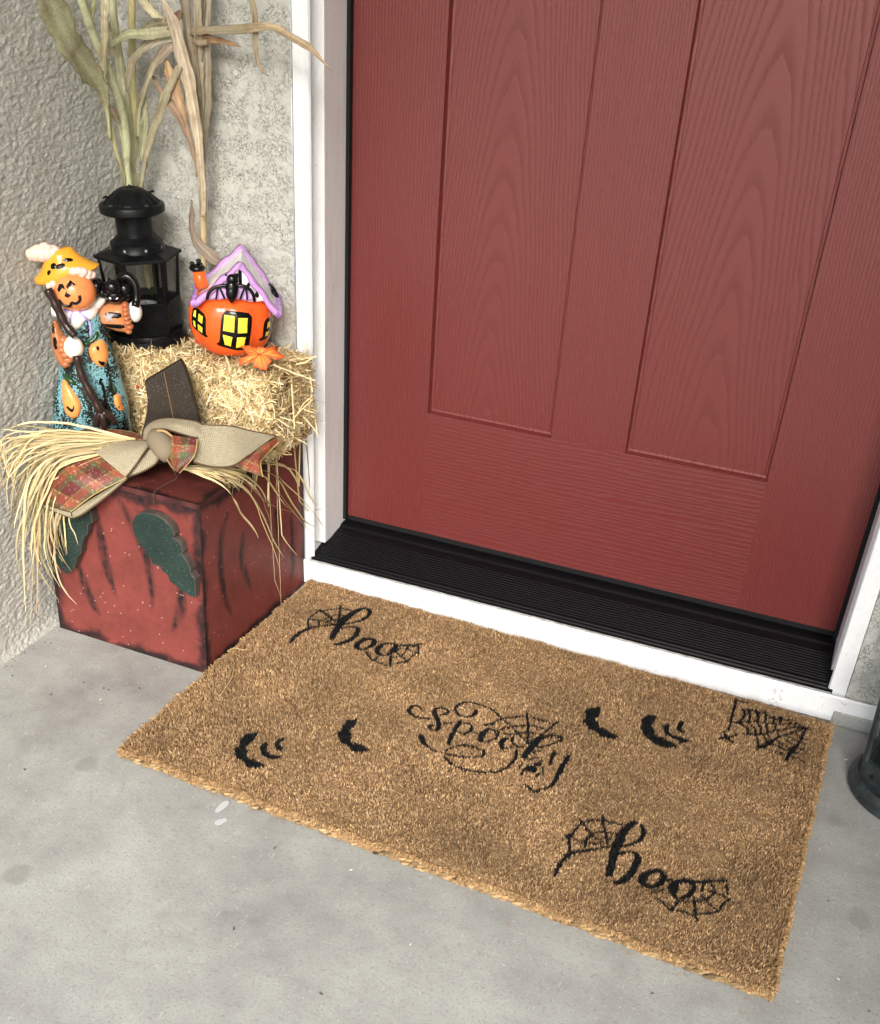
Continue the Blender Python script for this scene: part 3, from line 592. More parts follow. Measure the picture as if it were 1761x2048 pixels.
cl=np.concatenate([np.repeat(coir_col(len(x)//5,.95,.2),5,0) for x in vs])
mesh_np('rim_fibres',np.concatenate(vs),[np.concatenate(fs),np.concatenate(cs)],M_COIR,DM,cl)['kind']='stuff'
bd=MB(); 
for A,B in ((MC[3],MC[2]),(MC[2],MC[1])):
    L=np.linalg.norm(B-A); nn=int(L/.0085); d=(B-A)/L; out=np.array([d[1],-d[0]])
    for q in range(nn):
        for sgn in (0,1):
            p=A+d*(q+.5*sgn+.3+rng.normal(0,.10))*.0085+out*(.0008+rng.normal(0,.0011)); zz=(.0045 if sgn==0 else .0085)+rng.normal(0,.0008)
            pts=[np.array([*(p-d*.0062+out*(-.001)),zz-.0018]),np.array([*(p+out*.0012),zz]),np.array([*(p+d*.0062-out*.001),zz+.0018])]
            bd.tube(smooth_poly(pts,5),np.array([.0008,.0021,.0024,.002,.0007]),6,tuple(np.array([.30,.195,.095])*rng.normal(1,.3)))
bd.build('plaited_edge',M_COIR,DM,smooth=True)
# ================================================================ modelling helpers for the small things
from mathutils.geometry import delaunay_2d_cdt
def fillpoly(poly,step):
    """triangulated filling of an outline (2-D) with inner points; returns pts (n,2), tris, distance to the outline"""
    P=np.asarray(poly,float)[:,:2]; n=len(P); B=[]
    for i in range(n):
        a,b=P[i],P[(i+1)%n]; m=max(1,int(np.linalg.norm(b-a)/step)); B+= [a+(b-a)*k/m for k in range(m)]
    B=np.array(B); x0,y0=P.min(0); x1,y1=P.max(0)
    X,Y=np.meshgrid(np.arange(x0+step*.5,x1,step),np.arange(y0+step*.5,y1,step)); X=X.copy(); X[1::2]+=step*.5
    q=np.column_stack((X.ravel(),Y.ravel())); q=q[inpoly(q[:,0],q[:,1],P)]
    def dist(q):
        d=np.full(len(q),1e9)
        for i in range(n):
            a,b=P[i],P[(i+1)%n]; e=b-a; t=np.clip(((q-a)@e)/(e@e+1e-12),0,1); d=np.minimum(d,np.linalg.norm(q-a-t[:,None]*e,axis=1))
        return d
    q=q[dist(q)>step*.45] if len(q) else q; A=np.vstack((B,q)) if len(q) else B; nb=len(B)
    vo,_,fo,_,_,_=delaunay_2d_cdt([Vector(p) for p in A],[],[list(range(nb))],1,1e-7)
    V=np.array([tuple(p) for p in vo]); return V,[list(f) for f in fo],dist(V)
def chaikin(P,n=2,closed=True):
    P=np.asarray(P,float)
    for _ in range(n):
        Q=np.roll(P,-1,0) if closed else P[1:]; A=P if closed else P[:-1]
        P=np.stack((.75*A+.25*Q,.25*A+.75*Q),1).reshape(-1,P.shape[1])
    return P
def uv(L): # frame tuples (u,-d,v,..) -> (u,v)
    a=np.array([t[:3] for t in L]); return a[:,[0,2]]
def pillow(mb,poly,y,h,r,col,step=.003,smooth=2,back=.004,bump=0):
    """relief inflated from an outline in the x-z plane, facing -y"""
    P=chaikin(poly,smooth) if smooth else np.asarray(poly,float); V,F_,d=fillpoly(P,step)
    t=np.clip(d/r,0,1); H=h*np.sqrt(1-(1-t)**2); yy=y(V) if callable(y) else np.full(len(V),y)
    v=np.column_stack((V[:,0],yy-H,V[:,1])); b=np.column_stack((V[:,0],yy+back,V[:,1])); n=len(V)
    area=sum(V[f[0]][0]*V[f[1]][1]-V[f[1]][0]*V[f[0]][1]+V[f[1]][0]*V[f[2]][1]-V[f[2]][0]*V[f[1]][1]+V[f[2]][0]*V[f[0]][1]-V[f[0]][0]*V[f[2]][1] for f in F_)
    if area<0: F_=[f[::-1] for f in F_]
    edge={}
    for f in F_:
        for i in range(len(f)):
            a,c=f[i],f[(i+1)%len(f)]
            if (c,a) in edge: del edge[(c,a)]
            else: edge[(a,c)]=1
    F2=[list(f) for f in F_]+[[i+n for i in f[::-1]] for f in F_]+[[a,a+n,c+n,c] for a,c in edge]
    mb.add(np.vstack((v,b)),F2,col)
def bvh_of(*obs):
    """first-hit depth of a set of meshes looked at along +y (their parent's frame)"""
    vs=[];fs=[];n=0
    for o in obs:
        me=o.data
        vs+=[tuple(v.co) for v in me.vertices]; fs+=[[i+n for i in p.vertices] for p in me.polygons]; n=len(vs)
    t=BVHTree.FromPolygons(vs,fs)
    def surf(V,default=0.0):
        out=[]
        for p in np.atleast_2d(V):
            h=t.ray_cast(Vector((p[0],-1,p[1])),Vector((0,1,0))); 
            if h[0] is None:
                k=t.find_nearest(Vector((p[0],default,p[1]))); out.append(k[0].y)
            else: out.append(h[0].y)
        return np.array(out)
    return surf
def decal(mb,poly,surf,col,off=.0006,step=.002,smooth=1):
    P=chaikin(poly,smooth) if smooth else np.asarray(poly,float); V,F_,d=fillpoly(P,step); y=surf(V)
    mb.add(np.column_stack((V[:,0],y-off-np.minimum(d,.0006)*.8,V[:,1])),F_,col)
def stroke(mb,pts,surf,rad,col,off=0,n=None,flat=.7):
    P=smooth_poly(pts,n or (len(pts)-1)*5+1); y=surf(P[:,:2]); y=np.convolve(np.pad(y,1,'edge'),[.25,.5,.25],'valid')
    mb.tube(np.column_stack((P[:,0],y-off,P[:,1])),rad,7,col)
def glaze(name,rough=.12,spec=.5,coat=.25,fn=None):
    m=NT(name); a=m.n('ShaderNodeAttribute',attribute_name='Col'); c=a.outputs['Color']
    if fn: c=fn(m,c)
    m.col(c); m.set(rough=rough+.06,spec=.22,coat=coat,coatr=.02); m.bump(m.noise(m.coord(),120,2),.0006,.3); return m.m
def wash(m,c): # uneven hand-painted glaze
    n=m.noise(m.coord(),45,3,.6); return m.mix(m.math('MULTIPLY',m.ramp(n,[(.35,(0,)*3),(.7,(1,)*3)]),.45),c,m.mix(1.0,c,(.95,.55,.40),'MULTIPLY'))
M_GLZ=glaze('glazed_ceramic'); M_GLZW=glaze('washed_glazed_ceramic',fn=wash)
BLACK=(.003,.003,.0035)
# ================================================================ painted box shaped like a pumpkin
BX=thing('pumpkin_box','square red wooden pumpkin box with black brushed edges, green wooden leaves and brown stem','box',(0,0,0))
m=NT('brushed_paint'); a=m.n('ShaderNodeAttribute',attribute_name='Col'); m.col(a.outputs['Color']); m.set(rough=.5,spec=.35); m.bump(m.noise(m.coord((1,1,.3)),90,4,.6),.0008,.5); M_BRUSH=m.m
P000=np.array([(-.320,-.460),(-.024,-.465),(-.019,-.137),(-.322,-.137)]); P001=np.array([(-.309,-.462),(-.0165,-.4635),(-.020,-.137),(-.315,-.137)])
FST=[[(-0.1667,-0.463,0.2823),(-0.151,-0.463,0.2531),(-0.1383,-0.463,0.2262),(-0.1258,-0.463,0.1953),(-0.1206,-0.463,0.1619),(-0.1189,-0.463,0.1268),(-0.1237,-0.463,0.0891),(-0.1301,-0.463,0.0574)],
[(-0.2124,-0.463,0.2416),(-0.211,-0.463,0.2079),(-0.2085,-0.463,0.1738),(-0.202,-0.463,0.14),(-0.1934,-0.463,0.1061),(-0.1803,-0.463,0.0615)],
[(-0.2591,-0.463,0.1355),(-0.2516,-0.463,0.0973),(-0.2373,-0.463,0.0639),(-0.2208,-0.463,0.044)],
[(-0.0641,-0.463,0.1562),(-0.0644,-0.463,0.1206),(-0.0759,-0.463,0.0845),(-0.0952,-0.463,0.0471)]]
SST=[[(-0.021,-0.3873,0.2571),(-0.021,-0.407,0.229),(-0.021,-0.4131,0.1804),(-0.021,-0.4063,0.1235),(-0.021,-0.3877,0.0724),(-0.021,-0.3521,0.0212)],
[(-0.021,-0.343,0.2023),(-0.021,-0.3497,0.1592),(-0.021,-0.3352,0.1114),(-0.021,-0.3106,0.0602)],
[(-0.021,-0.2395,0.2015),(-0.021,-0.2292,0.1449),(-0.021,-0.2249,0.0969)],
[(-0.021,-0.1838,0.1617),(-0.021,-0.1798,0.0823),(-0.021,-0.1849,0.0448),(-0.021,-0.2019,0.0192)]]
def paint_box(U,V,W,H,strokes,seed,dark=1.0):
    """U,V metres on the face -> colours"""
    red=np.array([.168,.036,.030]); blk=np.array([.012,.007,.009]); n1=fnoise(U.shape,2.0,seed); n2=fnoise(U.shape,9,seed+1); n3=fnoise(U.shape,(14,2),seed+2)
    e=np.minimum(np.minimum(U,W-U),np.minimum(V,H-V)); e=e+.0022*n1+.004*n2
    k=np.clip(1-(e-.005)/.012,0,1)**1.1*dark
    for S in strokes:
        P=smooth_poly(S,40); L=np.linspace(0,1,40); D=np.full(U.shape,1e9); Tt=np.zeros(U.shape)
        for q,l in zip(P,L):
            d=np.hypot(U-q[0],V-q[1]); mm=d<D; D[mm]=d[mm]; Tt[mm]=l
        wd=.0125*np.sin(np.clip(Tt*1.0+.12,0,1)*math.pi)**.5+.0006*n1; s=np.clip((wd-D)/.008,0,1)*np.clip(.85+.2*n3,.35,1); s*=np.clip((1-Tt)*6,0,1)*.85+.15
        k=np.maximum(k,.93*s)
    k=np.clip(k*(.92+.12*n1),0,1)[...,None]
    c=(red*(1+.06*n2[...,None]+.04*n1[...,None]))*(1-k)+blk*k
    r=np.random.default_rng(seed+5).random(U.shape); c=np.where((r<.0010*(1+1.3*n2).clip(0,4))[...,None],(.62,.50,.46),c); c=np.where((r>.9982)[...,None],(.03,.02,.02),c); return c
def face_grid(A,B,Cc,D,n,mcount): # bilinear quad A(0,0) B(1,0) C(1,1) D(0,1)
    u=np.linspace(0,1,n)[None,:,None]; v=np.linspace(0,1,mcount)[:,None,None]
    return (1-v)*((1-u)*A+u*B)+v*((1-u)*D+u*Cc)
bv=[];bf=[];bc=[];k0=0
def add_face(A,B,Cc,D,strokes,seed,dark=1.0,cell=.0014,fn=None):
    global k0
    A,B,Cc,D=[np.array(q,float) for q in (A,B,Cc,D)]; W=np.linalg.norm(B-A); H=np.linalg.norm(D-A); n=int(W/cell); mm=int(H/cell); G=face_grid(A,B,Cc,D,n,mm)
    U,V=np.meshgrid(np.linspace(0,W,n),np.linspace(0,H,mm)); c=paint_box(U,V,W,H,strokes,seed,dark)
    if fn: c=fn(U,V,c)
    i=np.arange(n*mm).reshape(mm,n)+k0; bv.append(G.reshape(-1,3)); bc.append(c.reshape(-1,3)); bf.append(np.stack((i[:-1,:-1],i[:-1,1:],i[1:,1:],i[1:,:-1]),-1).reshape(-1,4)); k0+=n*mm
a0=[(*p,0.0) for p in P000]; a1=[(*p,.300) for p in P001]
fs=[[(p[0]+.318,p[2]) for p in S] for S in FST]; ss=[[(p[1]+.465,p[2]) for p in S] for S in SST]
add_face(a0[0],a0[1],a1[1],a1[0],fs,301)
add_face(a0[1],a0[2],a1[2],a1[1],ss,311,1.15)
add_face(a0[3],a0[0],a1[0],a1[3],[],321); add_face(a0[2],a0[3],a1[3],a1[2],[],331)
mesh_np('body',np.concatenate(bv),[np.concatenate(bf)],M_BRUSH,BX,np.concatenate(bc))
# lid: darker brushed top with its own rim
bv=[];bf=[];bc=[];k0=0
def toptone(U,V,c): n=fnoise(U.shape,(3,22),400)[...,None]; return c*(.48+.08*n)
g=.0008; l0=[(p[0],p[1],.2995) for p in a1]; l1=[(p[0],p[1],.3085) for p in a1]
l0=[(-.3105,-.4635,.2995),(-.0150,-.4650,.2995),(-.0185,-.137,.2995),(-.3165,-.137,.2995)]; l1=[(x,y,.3080) for x,y,z in l0]
add_face(l1[0],l1[1],l1[2],l1[3],[],341,1.0,.0014,toptone)
def side(U,V,c): return c*.0+np.array([.060,.016,.016])*(1+.25*fnoise(U.shape,4,410)[...,None])
for q in range(4): add_face(l0[q],l0[(q+1)%4],l1[(q+1)%4],l1[q],[],350+q,1,.0014,side)
mesh_np('lid',np.concatenate(bv),[np.concatenate(bf)],M_BRUSH,BX,np.concatenate(bc))
# wooden leaves with sawn brown rim
m=NT('leaf_paint'); n=m.noise(m.coord(),900,1,.5); c=m.ramp(m.noise(m.coord(),18,3),[(.3,(.008,.020,.017)),(.7,(.018,.036,.030))])
c=m.mix(m.ramp(n,[(.735,(0,)*3),(.75,(1,)*3)]),c,(.55,.55,.50)); m.col(c); m.set(rough=.55,spec=.3); M_LEAFP=m.m
m=NT('sawn_edge'); m.col(m.ramp(m.noise(m.coord((1,1,.2)),60,3),[(.3,(.045,.033,.028)),(.7,(.09,.07,.058))])); m.set(rough=.8); M_SAWN=m.m
def slab(name,P,y0,y1,parent,mface,mside):
    P=np.asarray(P)[:,[0,2]]; n=len(P); ar=sum(P[i][0]*P[(i+1)%n][1]-P[(i+1)%n][0]*P[i][1] for i in range(n))
    if ar<0: P=P[::-1]
    v=[(p[0],y0,p[1]) for p in P]+[(p[0],y1,p[1]) for p in P]
    f=[list(range(n)),list(range(n,2*n))[::-1]]+[[(i+1)%n,i,i+n,(i+1)%n+n] for i in range(n)]
    me=bpy.data.meshes.new(name); me.from_pydata(v,[],f); me.materials.append(mface); me.materials.append(mside)
    for k,p in enumerate(me.polygons): p.material_index=0 if k<1 else 1
    o=bpy.data.objects.new(name,me); C.objects.link(o); o.parent=parent; b=o.modifiers.new('bevel','BEVEL'); b.width=.0008; b.segments=1; b.limit_method='ANGLE'; return o
slab('leaf',[(-0.1301,-0.478,0.2552),(-0.1224,-0.478,0.2702),(-0.1076,-0.478,0.2796),(-0.0868,-0.478,0.2813),(-0.0704,-0.478,0.2763),(-0.0578,-0.478,0.2665),(-0.0538,-0.478,0.2544),(-0.0561,-0.478,0.248),(-0.0447,-0.478,0.243),(-0.0409,-0.478,0.2281),(-0.0445,-0.478,0.2255),(-0.0339,-0.478,0.2098),(-0.0297,-0.478,0.1992),(-0.0317,-0.478,0.1959),(-0.0239,-0.478,0.1854),(-0.0259,-0.478,0.1521),(-0.0353,-0.478,0.1519),(-0.0538,-0.478,0.16),(-0.0704,-0.478,0.1693),(-0.0737,-0.478,0.1795),(-0.083,-0.478,0.1839),(-0.0864,-0.478,0.1926),(-0.0991,-0.478,0.1919),(-0.1029,-0.478,0.2018),(-0.1105,-0.478,0.2067),(-0.1129,-0.478,0.2162),(-0.1206,-0.478,0.2203),(-0.123,-0.478,0.2298),(-0.1282,-0.478,0.2358)],-.478,-.4632,BX,M_LEAFP,M_SAWN)
slab('leaf',[(-0.2914,-0.478,0.2428),(-0.2671,-0.478,0.2553),(-0.2218,-0.478,0.266),(-0.2052,-0.478,0.2568),(-0.2053,-0.478,0.2367),(-0.2144,-0.478,0.2311),(-0.2182,-0.478,0.2132),(-0.2253,-0.478,0.2073),(-0.2337,-0.478,0.1886),(-0.2367,-0.478,0.1739),(-0.2445,-0.478,0.1666),(-0.2536,-0.478,0.1447),(-0.2715,-0.478,0.1272),(-0.29,-0.478,0.1422),(-0.2915,-0.478,0.1738),(-0.2906,-0.478,0.2089)],-.478,-.4632,BX,M_LEAFP,M_SAWN)
# stem board leaning up from the lid
m=NT('stem_paint'); c=m.ramp(m.noise(m.coord(),25,4),[(.3,(.018,.013,.009)),(.7,(.040,.029,.021))]); n=m.noise(m.coord(),1100,1,.5)
c=m.mix(m.ramp(n,[(.74,(0,)*3),(.75,(1,)*3)]),c,(.75,.72,.68)); m.col(c); m.set(rough=.65,spec=.25); M_STEM=m.m
ST=[(-0.0495,0,0.1428),(0.0066,0,0.1778),(0.0128,0,0.1653),(0.0183,0,0.1415),(0.0213,0,0.1233),(0.0261,0,0.0988),(0.0284,0,0.0769),(0.0272,0,0.0123),(-0.0762,0,0.0091),(-0.0568,0,0.0741),(-0.0498,0,0.0962),(-0.0472,0,0.1149)]
P=uv(ST); th=R(25); ct,st=math.cos(th),math.sin(th); W3=lambda u,d,v:(-.11+u*ct-d*st,-.36+u*st+d*ct,.30+max(v,.009))
n=len(P); ar=sum(P[i][0]*P[(i+1)%n][1]-P[(i+1)%n][0]*P[i][1] for i in range(n)); P=P[::-1] if ar<0 else P
b=MB(); b.add([W3(p[0],0,p[1]) for p in P]+[W3(p[0],.016,p[1]) for p in P],[list(range(n)),list(range(n,2*n))[::-1]]+[[(i+1)%n,i,i+n,(i+1)%n+n] for i in range(n)])
b.build('stem',M_STEM,BX,bevel=.0015)
b=MB(); g=uv([(-0.0189,0,0.1597),(-0.0139,0,0.116),(-0.0096,0,0.0788),(-0.0091,0,0.047)]); b.tube([W3(p[0],-.0006,p[1]) for p in g],.0007,5,(.22,.12,.06)); b.build('stem_crack',attrmat('crack_line'),BX)
# ================================================================ straw, raffia helpers
m=NT('dry_straw'); a=m.n('ShaderNodeAttribute',attribute_name='Col'); m.col(a.outputs['Color']); m.set(rough=.5,spec=.35); M_STRAW=m.m
def strips(paths,widths,cols,normals=None):
    """paths (n,k,3) -> flat ribbons"""
    n,k,_=paths.shape; T=np.gradient(paths,axis=1); T/=np.linalg.norm(T,axis=2)[...,None]+1e-12
    N=normals if normals is not None else rng.normal(0,1,(n,1,3)); S=np.cross(T,np.broadcast_to(N,T.shape)); S/=np.linalg.norm(S,axis=2)[...,None]+1e-12
    S=S*widths[:,:,None]/2; v=np.stack((paths-S,paths+S),2).reshape(-1,3)
    i=np.arange(n)[:,None,None]*2*k+np.arange(k-1)[None,:,None]*2+np.array([0,1,3,2])[None,None]
    c=np.repeat(cols,2*k,axis=0) if cols.ndim==2 else np.repeat(cols.reshape(-1,3),2,axis=0); return v,i.reshape(-1,4),c
def bundle(lst):
    vs=[];fs=[];cs=[];n=0
    for v,f,c in lst: vs.append(v);fs.append(f+n);cs.append(c);n+=len(v)
    return np.concatenate(vs),np.concatenate(fs),np.concatenate(cs)
# ================================================================ hay bale
HB=thing('hay_bale','small golden straw bale standing on the pumpkin box behind its stem','hay bale',(0,0,0))
hx0,hx1,hy0,hy1,hz0,hz1=-.318,.008,-.285,-.150,.3085,.447
nb=MB()
def bale_pt(U,V,face): pass
core=MB().box((hx0+.008,hy0+.008,hz0),(hx1-.008,hy1,hz1-.007),(.10,.06,.022)); core.build('straw_core',M_STRAW,HB)
def straw_col(n):
    t=rng.random(n)[:,None]; c=np.array([.55,.38,.16])*(1-t)+np.array([.88,.73,.45])*t; q=rng.random(n)
    c[q<.12]=np.array([.28,.17,.06]); c[q>.90]=np.array([.88,.78,.52]); return c*rng.normal(1,.17,n)[:,None].clip(.5,1.35)
def surf_straw(n,face,L0=.012,L1=.042,out=.0035,tilt=.35):
    a=rng.random((n,2)); 
    r=.018
    if face=='front': P=np.column_stack((hx0+(hx1-hx0)*a[:,0],np.full(n,hy0),hz0+(hz1-hz0)*a[:,1])); N=np.array([0,-1.,0])
    elif face=='top': P=np.column_stack((hx0+(hx1-hx0)*a[:,0],hy0+(hy1-hy0)*a[:,1],np.full(n,hz1))); N=np.array([0,0,1.])
    else: P=np.column_stack((np.full(n,hx1),hy0+(hy1-hy0)*a[:,0],hz0+(hz1-hz0)*a[:,1])); N=np.array([1.,0,0])
    # soften the box edges
    cx=np.array([(hx0+hx1)/2,(hy0+hy1)/2,(hz0+hz1)/2]); hs=np.array([(hx1-hx0)/2,(hy1-hy0)/2+.02,(hz1-hz0)/2])
    q=(P-cx)/hs; rr=np.linalg.norm(np.where(np.abs(q)>.84,np.abs(q)-.84,0),axis=1); P=P-np.sign(q)*np.where(np.abs(q)>.84,1,0)*hs*(rr[:,None]*.30)*(np.abs(q)>.9)
    sag=fnoise((64,64),5,55)[(a[:,0]*63).astype(int),(a[:,1]*63).astype(int)]*.0028
    if face!='top': # twine grooves squeeze the bale
        sag=sag-.004*np.exp(-((P[:,2]-(hz0+.073))/.007)**2)
    P=P+N*(sag+rng.uniform(-.003,out,n))[:,None]
    d=rng.normal(0,1,(n,3)); d-=np.outer(d@N,N)*(1-tilt*rng.random(n)[:,None]); d/=np.linalg.norm(d,axis=1)[:,None]
    L=rng.uniform(L0,L1,n)[:,None]; bend=rng.normal(0,.12,(n,3))*L
    Q=np.stack((P-d*L/2,P+bend*.5+N*.001,P+d*L/2),1); 
    Nn=N+rng.normal(0,.45,(n,3)); w=rng.uniform(.0009,.0028,n)[:,None]*np.array([[.8,1,.6]]); return strips(Q,w,straw_col(n),Nn[:,None,:])
L=[surf_straw(5200,'front'),surf_straw(3200,'top',tilt=.5),surf_straw(2600,'side')]
L+= [surf_straw(260,'front',.03,.07,.006,1.2),surf_straw(320,'top',.02,.05,.006,1.8),surf_straw(420,'side',.02,.05,.012,1.9)]
v,f,c=bundle(L); v[:,2]=np.maximum(v[:,2],.3095); v[:,1]=np.minimum(v[:,1],YB-.003)
tag(mesh_np('straw',v,[f],M_STRAW,HB,c),kind='stuff')
# long loose straws of the near face and right end
LS=[(0.0176,-0.292,0.4732),(0.0867,-0.292,0.4622),(0.0224,-0.25,0.4707),(0.0532,-0.22,0.4719),(-0.0242,-0.292,0.4417),(-0.0384,-0.292,0.3624),(-0.1122,-0.292,0.4101),(-0.1044,-0.292,0.3687),(0.047,-0.292,0.4494),(0.0505,-0.292,0.3786),(0.0661,-0.292,0.4008),(0.0881,-0.292,0.3805),(-0.049,-0.292,0.4408),(-0.0318,-0.292,0.4551),(0.0251,-0.292,0.4563),(0.0237,-0.292,0.4413),(0.0499,-0.292,0.3957),(0.0805,-0.292,0.4299),(0.0116,-0.292,0.4128),(0.0159,-0.292,0.387),(-0.034,-0.292,0.4529),(-0.0556,-0.292,0.4359),(0.0561,-0.292,0.4045),(0.0816,-0.292,0.4375),(0.0555,-0.292,0.4818),(0.087,-0.292,0.4999)]
q=np.array(LS).reshape(-1,2,3); Pm=(q[:,0]+q[:,1])/2+rng.normal(0,.0015,(len(q),3)); v,f,c=strips(np.stack((q[:,0],Pm,q[:,1]),1),np.full((len(q),3),.0017)*rng.uniform(.7,1.3,len(q))[:,None],np.tile([.62,.48,.26],(len(q),1))*rng.normal(1,.1,(len(q),1)),np.tile([.3,-1,.3],(len(q),1,1)))

for i in range(len(q)): mesh_np('long_straw',v[i*6:i*6+6],[np.array([(0,1,3,2),(2,3,5,4)])],M_STRAW,HB,c[i*6:i*6+6])
b=MB()
for zz in (.073,.112): b.tube([(hx0,hy0-.001,hz0+zz),(-.2,hy0-.0035,hz0+zz+.002),(-.1,hy0-.0035,hz0+zz-.001),(hx1-.004,hy0-.002,hz0+zz),(hx1+.002,hy0+.03,hz0+zz),(hx1+.002,hy1,hz0+zz)],.0009,6,(.40,.28,.14))
b.build('twine',M_STRAW,HB)
# tiny red berries caught in the straw
for i,(x,y,z) in enumerate([(-0.2363,-0.292,0.3923),(-0.1292,-0.275,0.4798)]):
    o=MB().ball((x,y,z),.0026,(.55,.03,.015),10,8).build('red_berry',M_GLZ,smooth=True); tag(o,['tiny red berry stuck in the front of the straw bale beside the figurine','tiny red berry on the straw bale between lantern and pumpkin house'][i],'berry')
# ================================================================ orange maple leaf
LF=[(-0.0568,-0.262,0.4779),(-0.0379,-0.262,0.483),(-0.028,-0.265,0.4809),(-0.0194,-0.262,0.4838),(-0.0124,-0.26,0.4822),(-0.0099,-0.25,0.482),(0.0037,-0.245,0.4835),(0.0011,-0.25,0.4762),(0.0163,-0.25,0.4715),(0.0109,-0.255,0.4692),(-0.0059,-0.265,0.4697),(0.003,-0.27,0.4686),(0.0027,-0.275,0.4654),(0.0026,-0.285,0.4574),(-0.0051,-0.285,0.4578),(-0.0184,-0.285,0.4582),(-0.0219,-0.28,0.4671),(-0.0274,-0.285,0.463),(-0.043,-0.29,0.4599),(-0.0446,-0.285,0.4673),(-0.0328,-0.275,0.4729),(-0.044,-0.27,0.4732),(-0.046,-0.268,0.4768)]
P=np.array(LF); c0=P.mean(0); 
MLf=thing('maple_leaf','orange fabric maple leaf lying on the straw bale in front of the pumpkin house','leaf',tuple(c0))
q=P-c0+np.array([0,-.004,.004]); nP=len(q); 
dense=[]
for i in range(nP):
    a_,b_=q[i],q[(i+1)%nP]; dense+=[a_,a_*.6+b_*.4+rng.normal(0,.0012,3),a_*.25+b_*.75+rng.normal(0,.0008,3)]
dense=np.array(dense); m_=len(dense); V=np.vstack(([[0,-.003,.006]],dense*.5+np.array([0,-.0015,.0035]),dense)); 
Fc=[[0,1+i,1+(i+1)%m_] for i in range(m_)]+[[1+i,1+m_+i,1+m_+(i+1)%m_,1+(i+1)%m_] for i in range(m_)]
oc=np.tile([.80,.30,.06],(len(V),1)); oc[1+m_:]=np.array([.72,.10,.03])*rng.uniform(.8,1.2,(m_,1)); oc[1:1+m_]=np.array([.82,.26,.05])*rng.uniform(.85,1.15,(m_,1))
b=MB(); b.add(V,Fc,oc); o=b.build('blade',attrmat('leaf_cloth',.55,.3),MLf,smooth=True); s=o.modifiers.new('thick','SOLIDIFY'); s.thickness=.0006
b=MB()
for k in (1,9,18,27,36,40,48,57,63): 
    if k<m_: b.tube([(0,-.0042,.0065),tuple(dense[k]*.5+np.array([0,-.0028,.0045])),tuple(dense[k]*.9+np.array([0,-.001,.001]))],[.0006,.0005,.0002],5,(.45,.06,.02))
b.build('vein',attrmat('leaf_vein'),MLf)
# ================================================================ lanterns
m=NT('black_metal'); m.col(m.ramp(m.noise(m.coord(),70,4,.65),[(.35,(.003,.0035,.004)),(.75,(.009,.010,.011))])); m.set(rough=.38,spec=.16); m.bump(m.noise(m.coord(),300,3),.0003,.5); M_BLK=m.m
m=NT('weathered_black_metal'); m.col(m.ramp(m.noise(m.coord(),60,5,.75),[(.42,(.016,.019,.020)),(.62,(.035,.050,.052)),(.78,(.10,.14,.145))])); m.set(rough=.5,spec=.45); m.bump(m.noise(m.coord(),300,3),.0004,.6); M_BLK2=m.m
m=NT('lantern_glass'); m.col((.93,.95,.95)); m.set(rough=.03,trans=1,ior=1.45); m.b.inputs['Alpha'].default_value=.16; M_GLASS=m.m
m=NT('candle_wax'); m.col((.82,.82,.84)); m.set(rough=.4); M_WAX=m.m
m=NT('tin'); m.col((.6,.6,.62)); m.set(rough=.35,metal=.9); M_TIN=m.m
M_STAR=attrmat('painted_star_light')
def hexpts(r,z,rot): return [(r*math.cos(rot+k*math.pi/3),r*math.sin(rot+k*math.pi/3),z) for k in range(6)]
def starpoly(c,r,rot=0): return [(c[0]+(r if k%2==0 else r*.42)*math.cos(rot+k*math.pi/5+math.pi/2),c[1]+(r if k%2==0 else r*.42)*math.sin(rot+k*math.pi/5+math.pi/2)) for k in range(10)]
